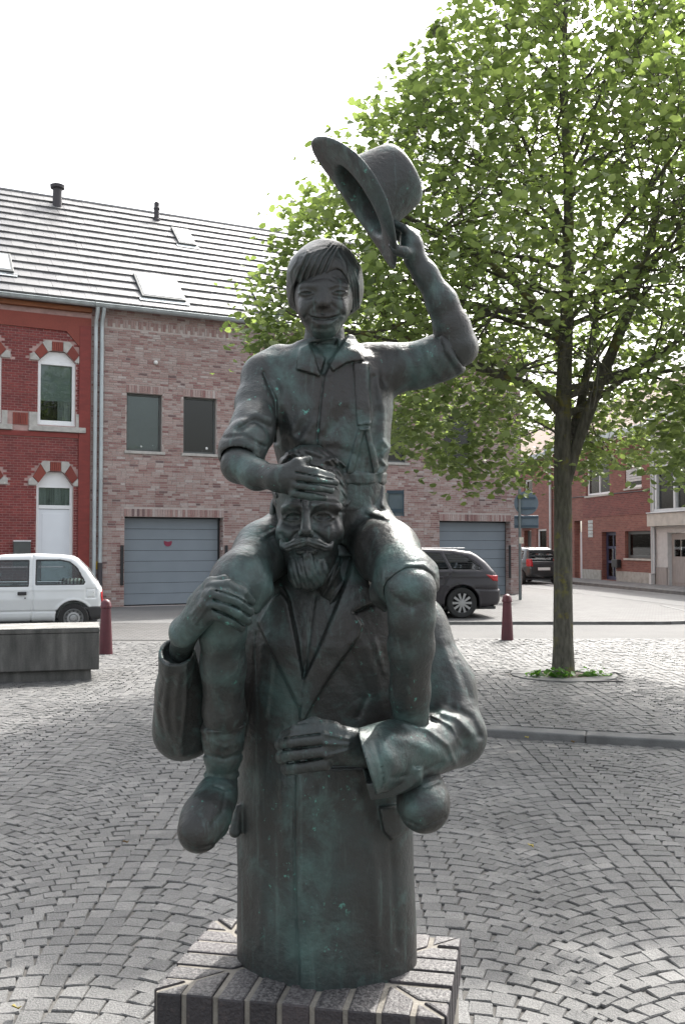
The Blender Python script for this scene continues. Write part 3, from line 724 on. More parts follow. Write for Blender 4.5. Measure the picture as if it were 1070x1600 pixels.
# pavement in front of the right houses, gutter line, road marking
def along(x, y): return (HX + x*math.cos(HA) - y*math.sin(HA)*1.0, HY + x*math.sin(HA) + y*math.cos(HA))
def strip(name, x0, x1, y0, y1, z0, z1, mat):
    pts = [along(x0, y0), along(x1, y0), along(x1, y1), along(x0, y1)]
    return tag(MB().slab(pts, z0, z1).build(name, mat), kind='structure')
strip('sidewalk', -26, 24, -1.9, -.005, -.02, .1, 'sidewalk'); strip('sidewalk_kerb', -26, 24, -2.06, -1.902, -.02, .105, 'kerb')
strip('gutter_strip', -26, 24, -2.5, -2.07, -.02, .0, 'kerb'); strip('road_marking', 4.5, 9.0, -3.25, -3.05, -.004, .0, 'line_paint')
strip('parking_strip', -26, 24, -4.8, -2.51, -.02, -.002, 'asphalt_dark')

# ------------------------------------------------------------------ bollards, bench, signs
def bollard(px, py, label):
    d = 1500*CAMH/(py-852); x = (px-535)/1500*d
    zb = 0.0 if px < 500 else .0
    t = thing('bollard', label, 'bollard', (x, d, zb), 0, 'red bollards at the edge of the square')
    MB().lathe([(.10, 0), (.098, .05), (.068, .62), (.066, .655)], 20).build('post', 'bollard', t, smooth=True, auto=40)
    MB().lathe([(.066, .656), (.078, .662), (.08, .69), (.074, .70), (.07, .73), (.05, .765), (.02, .782), (.003, .786)], 20).build('head', 'bollard', t, smooth=True, auto=50)
    return t
bollard(167, 1022, 'dark red bollard beside the concrete bench on the left'); bollard(791, 1006, 'dark red bollard left of the tree, below the parked estate car')
def mk_conc():
    t = NT('weathered_concrete'); v = t.coord('Object', (1, 1, .22)); v2 = t.coord('Object')
    c = t.ramp(t.noise(v, 7, 5, .6), [(.3, (.05, .05, .047)), (.55, (.10, .098, .092)), (.75, (.17, .165, .155))])
    t.base(t.mix(.4, c, t.ramp(t.noise(v2, 60), [(.3, .6), (.7, 1.2)]), 'MULTIPLY')); t.set(Roughness=.85); t.bump(t.noise(v2, 90), .4, .006); return t.m
M['bench'] = mk_conc(); M['bench_top'] = simple('bench_top', (.19, .185, .175), .85, .35, 5, .4)
d = 1500*CAMH/(1063-852)
bn = thing('concrete_bench', 'long weathered dark concrete block bench beside the white car', 'bench', (-2.77, 11.0, 0), R(15))
part('base', 'bench', bn, (-4.4, -.09, .07, .7, 0, .135), bevel=.01); part('block', 'bench', bn, (-4.5, 0, 0, .8, .136, .555), bevel=.012)
part('cap_edge', 'bench', bn, (-4.505, .005, -.006, .805, .557, .60), bevel=.008); part('seat_top', 'bench_top', bn, (-4.5, 0, 0, .8, .602, .615), bevel=.006)
t = thing('traffic_sign', 'back of a round sign over a rectangular plate on a grey pole', 'sign', (5.05, 26.4, .05), R(-8))
MB().tube([(-.18, 0, 0), (-.18, 0, 3.05)], .04, 10).build('pole', 'galv', t, smooth=True, auto=40)
MB().lathe([(.30, -.012), (.33, -.01), (.33, .012), (.30, .014)], 36, (0.0, .06, 2.66), 'y').build('round_plate', 'sign_grey', t)
part('rectangular_plate', 'sign_grey', t, (-.33, .33, .05, .07, 1.97, 2.32), bevel=.01)
for z in (2.52, 2.8): part('mounting_rail', 'sign_dark', t, (-.25, .25, .015, .045, z-.025, z+.025))
for z in (2.03, 2.27): part('mounting_rail', 'sign_dark', t, (-.32, .32, .015, .048, z-.02, z+.02))
part('sticker', 'sticker', t, (-.2, -.08, -.05, -.043, 1.55, 1.72))
t = thing('parking_sign', 'small dark rectangular sign back right of the boy, on a thin pole', 'sign', (W(604, 800, 18)[0], 18, 0), 0)
zz = lambda py: W(600, py, 18)[2]
MB().tube([(0, 0, 0), (0, 0, zz(770))], .03, 10).build('pole', 'galv', t)
part('plate', 'sign_grey', t, (.02, .31, .02, .035, zz(806), zz(766)), bevel=.006); part('plate_frame', 'sign_dark', t, (.0, .03, -.01, .02, zz(806), zz(766)), (.305, .325, -.01, .03, zz(807), zz(765)), (.03, .305, -.008, .019, zz(771), zz(766)), (.03, .305, -.008, .019, zz(801), zz(795)))
part('lower_plate', 'pvc', t, (-.11, .12, .02, .04, zz(835), zz(809)), bevel=.01); part('lower_face', 'sign_dark', t, (-.1, .11, .012, .019, zz(834), zz(810)))

# ------------------------------------------------------------------ signed-distance modelling (for cast and pressed shapes)
def smin(a, b, k):
    if k <= 0: return np.minimum(a, b)
    h = np.maximum(k - np.abs(a-b), 0)/k
    return np.minimum(a, b) - h*h*k*.25
def cap(a, b, ra, rb, flat=None):
    """tapered capsule; flat=(axis, factor) squashes it across an axis"""
    a = np.asarray(a, float); b = np.asarray(b, float); ab = b-a; L = max(ab@ab, 1e-12); rm = max(ra, rb)*(max(1, flat[1]) if flat else 1)
    lo = np.minimum(a, b)-rm; hi = np.maximum(a, b)+rm
    if flat: ax = np.asarray(flat[0], float); ax = ax/np.linalg.norm(ax); fs = flat[1]
    def f(X, Y, Z):
        x, y, z = X-a[0], Y-a[1], Z-a[2]
        t = np.clip((x*ab[0]+y*ab[1]+z*ab[2])/L, 0, 1)
        x = x-t*ab[0]; y = y-t*ab[1]; z = z-t*ab[2]
        if flat:
            q = (x*ax[0]+y*ax[1]+z*ax[2])*(1/fs-1); x = x+q*ax[0]; y = y+q*ax[1]; z = z+q*ax[2]
            return (np.sqrt(x*x+y*y+z*z)-(ra+(rb-ra)*t))*min(1, fs)
        return np.sqrt(x*x+y*y+z*z)-(ra+(rb-ra)*t)
    return lo, hi, f
def ell(c, r, rot=None):
    c = np.asarray(c, float); r = np.asarray(r, float); m = r.max() if rot is not None else r
    Rm = None if rot is None else np.array(Euler(rot).to_matrix()).T
    def f(X, Y, Z):
        x, y, z = X-c[0], Y-c[1], Z-c[2]
        if Rm is not None: x, y, z = (Rm[i, 0]*x+Rm[i, 1]*y+Rm[i, 2]*z for i in range(3))
        x, y, z = x/r[0], y/r[1], z/r[2]
        k0 = np.sqrt(x*x+y*y+z*z); k1 = np.sqrt((x/r[0])**2+(y/r[1])**2+(z/r[2])**2)+1e-9
        return k0*(k0-1)/k1
    return c-m, c+m, f
def loft(st, rot=0, capz=True, pw=2.0):
    """stations (x,y,z,rx,ry) by rising z: stacked ellipses"""
    st = sorted(st, key=lambda q: q[2]); A = np.array(st, float); c, s_ = math.cos(rot), math.sin(rot)
    zz = A[:, 2]
    def f(X, Y, Z):
        z1 = Z.ravel(); cx, cy, rx, ry = (np.interp(z1, zz, A[:, i]).reshape(Z.shape) for i in (0, 1, 3, 4))
        x = X-cx; y = Y-cy; u = (c*x+s_*y)/rx; v = (-s_*x+c*y)/ry
        d = ((np.abs(u)**pw+np.abs(v)**pw)**(1/pw)-1)*np.minimum(rx, ry)
        return np.maximum(d, np.maximum(zz[0]-Z, Z-zz[-1]))
    R_ = max(A[:, 3].max(), A[:, 4].max())
    return np.array((A[:, 0].min()-R_, A[:, 1].min()-R_, zz[0])), np.array((A[:, 0].max()+R_, A[:, 1].max()+R_, zz[-1])), f
def poly_sd(P, Q, poly):
    """signed distance in 2-D, negative inside"""
    poly = np.asarray(poly, float); d = np.full(np.broadcast(P, Q).shape, 1e9); s_ = np.ones(d.shape)
    n = len(poly); j = n-1
    for i in range(n):
        ex, ey = poly[j]-poly[i]; wx, wy = P-poly[i][0], Q-poly[i][1]
        t = np.clip((wx*ex+wy*ey)/(ex*ex+ey*ey+1e-12), 0, 1)
        d = np.minimum(d, (wx-ex*t)**2+(wy-ey*t)**2)
        c1 = Q >= poly[i][1]; c2 = Q < poly[j][1]; c3 = ex*wy > ey*wx
        s_ = np.where((c1 & c2 & c3) | (~c1 & ~c2 & ~c3), -s_, s_); j = i
    return s_*np.sqrt(d)
def line_sd(P, Q, pts):
    d = np.full(np.broadcast(P, Q).shape, 1e9)
    for (ax, ay), (bx_, by_) in zip(pts[:-1], pts[1:]):
        ex, ey = bx_-ax, by_-ay; wx, wy = P-ax, Q-ay; t = np.clip((wx*ex+wy*ey)/(ex*ex+ey*ey+1e-12), 0, 1)
        d = np.minimum(d, (wx-ex*t)**2+(wy-ey*t)**2)
    return np.sqrt(d)
class Field:
    def __init__(s, lo, hi, h):
        s.lo = np.asarray(lo, float); s.h = h; s.n = np.ceil((np.asarray(hi)-s.lo)/h).astype(int)+1
        s.ax = [s.lo[i]+h*np.arange(s.n[i]) for i in range(3)]
        s.D = np.full(s.n, .3, np.float32)
    def win(s, lo, hi):
        a = np.clip(np.floor((lo-s.lo)/s.h).astype(int), 0, s.n); b = np.clip(np.ceil((hi-s.lo)/s.h).astype(int)+1, 0, s.n)
        sl = tuple(slice(a[i], b[i]) for i in range(3))
        X, Y, Z = s.ax[0][sl[0]][:, None, None], s.ax[1][sl[1]][None, :, None], s.ax[2][sl[2]][None, None, :]
        return sl, X, Y, Z
    def add(s, prim, k=0.0, clip=None):
        lo, hi, f = prim; m = k+4*s.h; sl, X, Y, Z = s.win(lo-m, hi+m)
        if min(s.D[sl].shape) == 0: return s
        d = f(X, Y, Z)
        if clip is not None: d = np.maximum(d, clip(X, Y, Z))
        s.D[sl] = smin(s.D[sl], d, k); return s
    def cut(s, prim, k=0.0, clip=None):
        lo, hi, f = prim; m = k+4*s.h; sl, X, Y, Z = s.win(lo-m, hi+m)
        if min(s.D[sl].shape) == 0: return s
        d = f(X, Y, Z)
        if clip is not None: d = np.maximum(d, clip(X, Y, Z))
        s.D[sl] = -smin(-s.D[sl], d, k); return s
    def chain(s, pts, k=0.0, kk=None, flat=None):
        """pts: (p, r) run of tapered capsules"""
        for (a, ra), (b, rb) in zip(pts[:-1], pts[1:]): s.add(cap(a, b, ra, rb, flat), k)
        return s
    # relief drawn in photo pixels on the visible side (depth between d0 and d1)
    def _pix(s, pts, m, d0, d1):
        pts = np.asarray(pts, float); x0, y0 = pts.min(0)-m; x1, y1 = pts.max(0)+m
        c = np.array([W(x, y, d) for x in (x0, x1) for y in (y0, y1) for d in (d0, d1)])
        sl, X, Y, Z = s.win(c.min(0), c.max(0))
        P, Q, dd = PX(X, Y, Z); return sl, P, Q, dd
    def relief(s, pts, w, amp, d0, d1):
        """ridge (amp>0) or groove (amp<0) along a polyline, w pixels wide, amp metres"""
        sl, P, Q, dd = s._pix(pts, 2.5*w, d0, d1)
        if min(s.D[sl].shape) == 0: return s
        g = np.exp(-(line_sd(P, Q, pts)/w)**2)*((dd > d0) & (dd < d1)); s.D[sl] -= (amp*g).astype(np.float32); return s
    def plate(s, poly, amp, d0, d1, w=1.0):
        """raise (amp>0) or sink the surface inside a polygon with a crisp edge"""
        sl, P, Q, dd = s._pix(poly, 4*w, d0, d1)
        if min(s.D[sl].shape) == 0: return s
        g = 1/(1+np.exp(np.clip(poly_sd(P, Q, poly)/w*3, -30, 30)))*((dd > d0) & (dd < d1)); s.D[sl] -= (amp*g).astype(np.float32); return s
    def wave(s, fn):
        X, Y, Z = s.ax[0][:, None, None], s.ax[1][None, :, None], s.ax[2][None, None, :]
        m = np.abs(s.D) < .05; i, j, k = np.nonzero(m)
        s.D[i, j, k] += fn(s.ax[0][i], s.ax[1][j], s.ax[2][k]).astype(np.float32); return s
    def net(s):
        D = s.D; D[0], D[-1] = .1, .1; D[:, 0], D[:, -1] = .1, .1; D[:, :, 0], D[:, :, -1] = .1, .1
        S = D < 0
        c = sum(S[a:a+S.shape[0]-1, b:b+S.shape[1]-1, e:e+S.shape[2]-1].astype(np.int8) for a in (0, 1) for b in (0, 1) for e in (0, 1))
        act = (c > 0) & (c < 8); I = np.argwhere(act); idx = np.full(act.shape, -1, np.int32); idx[act] = np.arange(len(I))
        offs = [(a, b, e) for a in (0, 1) for b in (0, 1) for e in (0, 1)]
        V = np.stack([D[I[:, 0]+a, I[:, 1]+b, I[:, 2]+e] for a, b, e in offs], 1).astype(float)
        pos = np.zeros((len(I), 3)); cnt = np.zeros(len(I))
        for p in range(8):
            for q in range(p+1, 8):
                dlt = np.array(offs[q])-np.array(offs[p])
                if np.abs(dlt).sum() != 1: continue
                va, vb = V[:, p], V[:, q]; m = (va < 0) != (vb < 0); t = np.where(m, va/np.where(m, va-vb, 1), 0)
                pos[m] += np.array(offs[p])+t[m][:, None]*dlt; cnt[m] += 1
        verts = s.lo + (I + pos/np.maximum(cnt, 1)[:, None])*s.h
        quads = []
        for ax in range(3):
            n = S.shape; a, b = [q for q in range(3) if q != ax]
            sl0 = [slice(1, n[q]-1) for q in range(3)]; sl1 = list(sl0); sl0[ax] = slice(0, n[ax]-1); sl1[ax] = slice(1, n[ax])
            A, B = S[tuple(sl0)], S[tuple(sl1)]; E = np.argwhere(A != B)
            if not len(E): continue
            off = np.ones(3, int); off[ax] = 0; E0 = E+off; inside = A[tuple(E.T)]
            def ci(da, db): Q = E0.copy(); Q[:, a] += da; Q[:, b] += db; return idx[Q[:, 0], Q[:, 1], Q[:, 2]]
            q = np.stack([ci(-1, -1), ci(0, -1), ci(0, 0), ci(-1, 0)], 1)
            flip = inside if ax != 1 else ~inside
            q[~flip] = q[~flip][:, ::-1]; quads.append(q)
        F = np.concatenate(quads) if quads else np.zeros((0, 4), int)
        F = F[(F >= 0).all(1)]
        return verts, F
    def relax(s, verts, F, it):
        E = np.concatenate([F[:, [0, 1]], F[:, [1, 2]], F[:, [2, 3]], F[:, [3, 0]]])
        for _ in range(it):
            acc = np.zeros_like(verts); n = np.zeros(len(verts))
            for p, q in ((0, 1), (1, 0)):
                for d in range(3): acc[:, d] += np.bincount(E[:, p], verts[E[:, q], d], len(verts))
                n += np.bincount(E[:, p], minlength=len(verts))
            verts = verts*.5 + .5*acc/np.maximum(n, 1)[:, None]
        return verts
    def build(s, name, mat, parent=None, relax=1, extra=()):
        v, F = s.net(); v = s.relax(v, F, relax)
        for o in extra:
            v2, F2 = o.net(); v2 = o.relax(v2, F2, relax); F = np.concatenate([F, F2+len(v)]); v = np.concatenate([v, v2])
        me = bpy.data.meshes.new(name); me.vertices.add(len(v)); me.vertices.foreach_set('co', v.astype(np.float32).ravel())
        me.loops.add(F.size); me.loops.foreach_set('vertex_index', F.astype(np.int32).ravel())
        me.polygons.add(len(F)); me.polygons.foreach_set('loop_start', np.arange(0, F.size, 4, dtype=np.int32))
        me.update(calc_edges=True); me.validate(); me.shade_smooth()
        me.materials.append(M[mat] if isinstance(mat, str) else mat)
        return link(name, me, parent)

# ------------------------------------------------------------------ cars
def mk_paint(name, col, rough=.35, metal=0.0, coat=1.0):
    t = NT(name); v = t.coord('Object'); t.base(t.ramp(t.noise(v, 3), [(.3, tuple(c*.94 for c in col)), (.7, col)])); t.set(Roughness=rough, Metallic=metal, Coat_Weight=coat, Coat_Roughness=.06); return t.m
M['paint_white'] = mk_paint('paint_white', (.62, .64, .65), .45, 0, .5); M['paint_dark'] = mk_paint('paint_anthracite', (.018, .015, .02), .5, .2, .35); M['paint_black'] = mk_paint('paint_black', (.012, .012, .013), .35, .0)
M['rubber'] = simple('tyre_rubber', (.02, .02, .02), .8, .2, 20, .2); M['trim'] = simple('black_trim', (.028, .028, .03), .6, .15, 12, .2)
M['steel'] = simple('wheel_steel', (.34, .345, .35), .4, .1, 8, metal=.7); M['tail_red'] = simple('tail_lamp', (.35, .015, .02), .2, .1, 9); M['seat'] = simple('seat_cloth', (.09, .085, .085), .9, .2, 14)
M['plate_white'] = simple('number_plate', (.7, .7, .68), .4, .05, 5); M['plate_text'] = simple('plate_red', (.35, .03, .04), .5, .05, 5)
def mk_stripe():
    t = NT('striped_cloth'); v = t.coord('Object'); w_ = t.new('ShaderNodeTexWave', _Scale=5.0, _Distortion=1.5); t.link(v, w_.inputs[0]); t.base(t.ramp(w_.outputs[0], [(.4, (.08, .035, .03)), (.6, (.5, .47, .42))])); t.set(Roughness=.9); return t.m
M['stripe'] = mk_stripe()
def car(name, label, loc, rz, prof, W0, Wr, belt, wheels, rw, sidewin, rearwin, frontwin, paint, rim, bumper=None, tail=None, seams=(), h=.014, glass='glass_car', low_trim=None):
    t = thing(name, label, 'car', loc, rz)
    P = np.array(prof); x0, x1 = P[:, 0].min(), P[:, 0].max(); zt = P[:, 1].max()
    F = Field((x0-.06, -W0-.06, .08), (x1+.06, W0+.06, zt+.06), h)
    X, Y, Z = F.ax[0][:, None, None], F.ax[1][None, :, None], F.ax[2][None, None, :]
    side = poly_sd(X[:, :, 0], Z[0], prof)[:, None, :]
    wz = np.interp(Z, [.1, .3, belt*.7, belt, zt], [W0-.05, W0-.015, W0, W0-.035, Wr])
    xc = (x0+x1)/2; ex = np.clip((np.abs(X-xc)-(x1-x0)/2+.75)/.75, 0, 1); wz = wz - .20*ex**2.6
    wide = np.abs(Y)-wz
    D0 = -smin(-side, -wide, .10) + .008
    D0 = D0 - .006*np.exp(-((Z-belt+.09)/.02)**2)*(np.abs(Y) > W0*.6)          # shoulder crease
    D = D0.copy()
    for wx in wheels:
        r = np.sqrt((X-wx)**2+(Z-rw)**2); D = np.maximum(D, -np.maximum(r-(rw+.055), .42*W0-np.abs(Y)))
        D = np.minimum(D, np.where(np.abs(Y) > W0*.55, np.maximum(np.maximum(D0-.012, np.abs(r-(rw+.07))-.018), .2-Z), 1))
    for sm in seams:
        D = D + .020*np.exp(-(line_sd(X[:, :, 0], Z[0], sm)[:, None, :]/.012)**2)*(np.abs(Y) > W0*.55)
    cabin = np.maximum(np.maximum(D0+.055, belt-.32-Z), np.abs(X-xc)-(x1-x0)/2+.35)
    D = np.maximum(D, -cabin)
    Wm = np.full(D.shape, 9.)
    for wp in sidewin: Wm = np.minimum(Wm, np.maximum(poly_sd(X[:, :, 0], Z[0], wp)[:, None, :], W0*.45-np.abs(Y)))
    for wp, xa, xb in ((rearwin, x1-1.0, x1+.1), (frontwin, x0-.1, x0+1.75)):
        if wp: Wm = np.minimum(Wm, np.maximum(poly_sd(Y[0], Z[0], wp)[None], np.maximum(xa-X, X-xb)))
    def mesh(arr, nm, mat, par, relax=2):
        F.D = np.ascontiguousarray(np.broadcast_to(arr, tuple(F.n)), dtype=np.float32).copy(); return F.build(nm, mat, par, relax)
    body = mesh(np.maximum(D, -Wm), 'body', paint, t)
    mesh(np.maximum(np.maximum(D0+.010, -(D0+.026)), Wm-.012), 'windows', glass, t, 1)
    mesh(np.where(np.maximum(D0+.002, -(D0+.03)) > np.abs(Wm)-.016, np.maximum(D0+.002, -(D0+.03)), np.abs(Wm)-.016), 'window_seals', 'trim', t, 1)
    ya = np.abs(Y)
    if bumper: mesh(np.maximum(np.maximum(D0-.018, poly_sd(X[:, :, 0], Z[0], bumper)[:, None, :]), -(D0+.03)), 'bumper', 'trim', t)
    if low_trim: mesh(np.maximum(np.maximum(D0-.012, poly_sd(X[:, :, 0], Z[0], low_trim)[:, None, :]), -(D0+.03)), 'lower_trim', 'trim', t)
    if tail:
        for sg in (-1, 1):
            mesh(np.maximum(np.maximum(np.maximum(D0-.012, poly_sd(X[:, :, 0], Z[0], tail)[:, None, :]), -(D0+.03)), W0*.55-sg*Y), 'tail_light', 'tail_red', t)
    for wx in wheels:
        for sg in (-1, 1):
            tw = .085
            w = MB().lathe([(rw*.66, -tw*.9), (rw*.7, -tw), (rw*.93, -tw), (rw, -tw*.65), (rw, tw*.65), (rw*.93, tw), (rw*.66, tw)], 32, (0, 0, 0), 'y', False).build('wheel', 'rubber', t, smooth=True, auto=35)
            w.location = (wx, sg*(W0-.10), rw); w.rotation_euler = (0, 0, 0 if sg < 0 else math.pi)
            if rim == 'steel':
                MB().lathe([(rw*.66, -tw*.85), (rw*.63, -tw*.9), (rw*.58, -tw*.5), (rw*.5, -tw*.35), (rw*.42, -tw*.7), (rw*.3, -tw*.75), (rw*.24, -tw*.5), (rw*.16, -tw*.55), (rw*.14, -tw*.85), (.005, -tw*.87)], 32, (0, 0, 0), 'y', False).build('rim', 'steel', w, smooth=True, auto=40)
                for k in range(12):
                    a = 2*math.pi*k/12; MB().lathe([(.014, -tw*.62), (.014, -tw*.35)], 8, (rw*.46*math.cos(a), 0, rw*.46*math.sin(a)), 'y').build('rim_hole', 'trim', w)
            else:
                MB().lathe([(rw*.7, -tw*.85), (rw*.67, -tw*.95), (rw*.62, -tw*.8), (rw*.61, tw*.2), (.01, tw*.2)], 32, (0, 0, 0), 'y', False).build('rim', 'trim', w, smooth=True, auto=40)
                for k in range(10):
                    a = 2*math.pi*k/10; c, s_ = math.cos(a), math.sin(a); b = MB()
                    q = [(.05, .018), (rw*.64, .026), (rw*.64, -.026), (.05, -.018)]
                    b.prism([(p*c-o*s_, p*s_+o*c) for p, o in q], -tw*.92, -tw*.6).build('spoke', 'steel', w)
                MB().lathe([(.055, -tw*.98), (.05, -tw*.6)], 16, (0, 0, 0), 'y').build('hub', 'steel', w)
    # inside: floor, seats, wheel housing lining
    part('floor', 'trim', t, (x0+.5, x1-.15, -W0+.12, W0-.12, .18, .24))
    for xs in (xc-.25, x1-1.15):
        if xs > x0+1:
            for ys in (-.36, .36):
                part('seat', 'seat', t, (xs-.25, xs+.28, ys-.24, ys+.24, .24, belt-.42), (xs+.2, xs+.34, ys-.23, ys+.23, belt-.42, belt-.02), bevel=.05)
    return t
wx = lambda x: (x-865)/460; wzz = lambda y: 1.40-(y-100)/458
cpt = lambda L: [(wx(a), wzz(b)) for a, b in L]
prof_w = [(-.30, .2), (-.05, .25), (0.0, .36), (0.0, .5), (-.055, .53), (-.06, .74), (-.085, .78)] + cpt([(800, 330), (720, 220), (640, 140), (600, 118)]) + [(-.75, 1.385), (-1.2, 1.41), (-1.75, 1.395), (-2.0, 1.35), (-2.5, .92), (-3.1, .8), (-3.27, .66), (-3.3, .4), (-3.2, .22)]
white = car('white_hatchback', 'small white three-door hatchback parked in front of the red house', (-4.36, 17.75, 0), R(14), prof_w, .70, .52, .86,
    [wx(612), -2.72], .262, [cpt([(316, 150), (505, 150), (580, 168), (636, 215), (700, 330), (688, 350), (316, 352)]), cpt([(-330, 362), (-250, 300), (-60, 165), (20, 152), (262, 152), (262, 360)])],
    [(-.45, .9), (.45, .9), (.4, 1.27), (-.4, 1.27)], [(-.52, .95), (.52, .95), (.44, 1.33), (-.44, 1.33)], 'paint_white', 'steel',
    bumper=cpt([(640, 527), (880, 527), (880, 640), (790, 690), (745, 640), (720, 560)]), tail=cpt([(822, 412), (875, 412), (875, 520), (830, 520)]),
    seams=[cpt([(290, 370), (300, 440), (296, 560), (275, 660), (-420, 662)]), cpt([(290, 362), (290, 120)]), cpt([(708, 388), (784, 388), (784, 458), (708, 458), (708, 388)]), cpt([(-560, 560), (560, 560)])], h=.013, low_trim=cpt([(-600, 662), (470, 662), (470, 720), (-600, 720)]))
part('door_handle', 'trim', white, (wx(180), wx(248), -.725, -.67, wzz(428), wzz(402)), bevel=.008)
MB().lathe([(.012, -.71), (.012, -.66)], 10, (wx(238), 0, wzz(452)), 'y').build('door_lock', 'trim', white)
MB().lathe([(.006, -.71), (.006, -.67)], 8, (wx(766), 0, wzz(416)), 'y').build('fuel_cap_lock', 'trim', white)
cu = thing('striped_cushion', 'brown and cream striped cushion on the rear shelf of the white hatchback', 'cushion', white.location, R(14))
fc = Field((-.95, -.5, .6), (-.2, .5, 1.05), .015)
for k, x in enumerate((-.78, -.66, -.54, -.42)): fc.add(cap((x, -.3, .86), (x+.03, .3, .87), .075, .075), .03)
fc.build('cushion_body', 'stripe', cu)
part('rear_shelf', 'trim', white, (-1.15, -.2, -.5, .5, .74, .79))

sx = lambda x: (x-632)/330; sz = lambda y: (980-y)/330      # 4.86x crop, about 68 px per metre
pts = lambda L: [(sx(a), sz(b)) for a, b in L]
prof_s = [(-.35, .2), (-.06, .25), (0.0, .35), (.0, .58)] + [(-.05, .62), (-.07, .88), (-.12, .95)] + [(-.32, 1.17), (-.5, 1.31), (-.62, 1.375), (-1.0, 1.43), (-1.7, 1.45), (-2.4, 1.42), (-2.75, 1.34), (-3.4, .97), (-4.2, .84), (-4.45, .66), (-4.5, .4), (-4.4, .22)]
seat_car = car('estate_car', 'dark grey estate car parked before the right garage door', (3.22, 20.75, .05), R(7), prof_s, .90, .62, .95,
    [-.88, -3.5], .315, [[(-.42, .98), (-.47, 1.06), (-.75, 1.27), (-1.05, 1.33), (-1.22, 1.34), (-1.06, .99)], [(-1.12, .99), (-1.28, 1.345), (-1.75, 1.36), (-2.03, 1.36), (-2.03, .97)], [(-2.1, .97), (-2.1, 1.36), (-2.4, 1.345), (-2.7, 1.27), (-3.1, 1.0), (-3.1, .96)]],
    [(-.6, 1.0), (.6, 1.0), (.5, 1.3), (-.5, 1.3)], [(-.68, 1.0), (.68, 1.0), (.56, 1.36), (-.56, 1.36)], 'paint_dark', 'alloy',
    tail=[(-.38, .9), (.1, .86), (.1, .72), (-.2, .76)], seams=[[(-1.06, .95), (-1.22, .8), (-1.35, .55), (-1.4, .3)], [(-2.06, .95), (-2.08, .3)], [(-3.2, .9), (-3.15, .3)], [(-.05, .58), (-.6, .6)]], h=.018, glass='glass_dark', low_trim=[(-3.2, .33), (-1.3, .3), (-1.3, .18), (-3.2, .18)])
part('door_handle', 'paint_dark', seat_car, (-1.5, -1.28, -.925, -.86, .82, .86), bevel=.012)
part('roof_rail', 'steel', seat_car, (-2.6, -.75, -.62, -.59, 1.43, 1.45), bevel=.008)
for sg in (-1, 1): part('side_mirror', 'paint_dark', seat_car, (-3.0, -2.8, *sorted((sg*.92, sg*1.08)), .95, 1.08), bevel=.04)
# small black car up the side street, seen from behind
prof_u = [(-.3, .22), (-.05, .27), (0, .4), (0, .62), (-.04, .8), (-.1, .95), (-.28, 1.38), (-.4, 1.45), (-1.0, 1.49), (-1.8, 1.46), (-2.1, 1.38), (-2.7, .98), (-3.35, .86), (-3.5, .62), (-3.53, .4), (-3.4, .24)]
up = car('black_hatchback', 'black hatchback seen from behind, parked up the side street', (8.0, 38.2, -.002), R(-76), prof_u, .82, .58, .95,
    [-.52, -2.95], .29, [[(-.42, 1.0), (-.5, 1.3), (-1.3, 1.36), (-1.3, .97)], [(-1.4, .97), (-1.4, 1.36), (-2.05, 1.3), (-2.5, 1.0)]],
    [(-.58, .92), (.58, .92), (.5, 1.3), (-.5, 1.3)], [(-.6, 1.0), (.6, 1.0), (.52, 1.38), (-.52, 1.38)], 'paint_black', 'alloy', tail=[(-.22, 1.02), (.1, 1.0), (.1, .68), (-.16, .72)], h=.022, glass='glass_dark')
part('plate_face', 'plate_white', up, (-.03, .012, -.26, .26, .56, .67), bevel=.004)

# ------------------------------------------------------------------ linden tree
def mk_bark():
    t = NT('linden_bark'); v = t.coord('Object', (1, 1, .25)); v2 = t.coord('Object')
    c = t.ramp(t.noise(v, 30, 5), [(.3, (.04, .037, .028)), (.7, (.12, .112, .088))])
    c = t.mix(t.ramp(t.noise(v2, 5.0, 5, .65), [(.55, 0.0), (.64, .8)]), c, (.15, .13, .025))
    c = t.mix(t.ramp(t.noise(v2, 2.5, 4), [(.5, 0.0), (.75, .5)]), c, (.10, .115, .06))
    t.base(c); t.set(Roughness=.9); t.bump(t.noise(v, 45, 5), .9, .02); return t.m
M['bark'] = mk_bark()
def mk_leaf(name, c0, c1):
    t = NT(name); t.n.remove(t.b); g = t.new('ShaderNodeNewGeometry')
    col = t.ramp(g.outputs['Random Per Island'], [(0, c0), (.75, c1), (1, tuple(min(1, x*1.25) for x in c1))])
    big = t.noise(g.outputs['Position'], .8, 2); col = t.mix(.5, col, t.ramp(big, [(.35, (.75, .8, .75)), (.65, (1.15, 1.1, .95))]), 'MULTIPLY')
    df = t.new('ShaderNodeBsdfDiffuse'); tr = t.new('ShaderNodeBsdfTranslucent'); gl = t.new('ShaderNodeBsdfGlossy', _Roughness=.38, _Color=(1, 1, 1, 1))
    t.link(col, df.inputs[0]); t.link(t.mix(1.0, col, (1.2, 1.28, .7), 'MULTIPLY'), tr.inputs[0])
    m1 = t.new('ShaderNodeMixShader', _Fac=.56); t.link(df.outputs[0], m1.inputs[1]); t.link(tr.outputs[0], m1.inputs[2])
    m2 = t.new('ShaderNodeMixShader', _Fac=.055); t.link(m1.outputs[0], m2.inputs[1]); t.link(gl.outputs[0], m2.inputs[2]); t.link(m2.outputs[0], t.out.inputs[0]); return t.m
M['leaf'] = mk_leaf('linden_leaf', (.115, .16, .06), (.235, .29, .13)); M['weed'] = mk_leaf('weed_leaf', (.05, .14, .02), (.11, .24, .04))
TX, TY, TZ = 2.53, 11.07, HR
tree = thing('linden_tree', 'linden tree with a broad fresh green crown and lichened trunk right of the statue', 'tree', (TX, TY, TZ))
rt = random.Random(21)
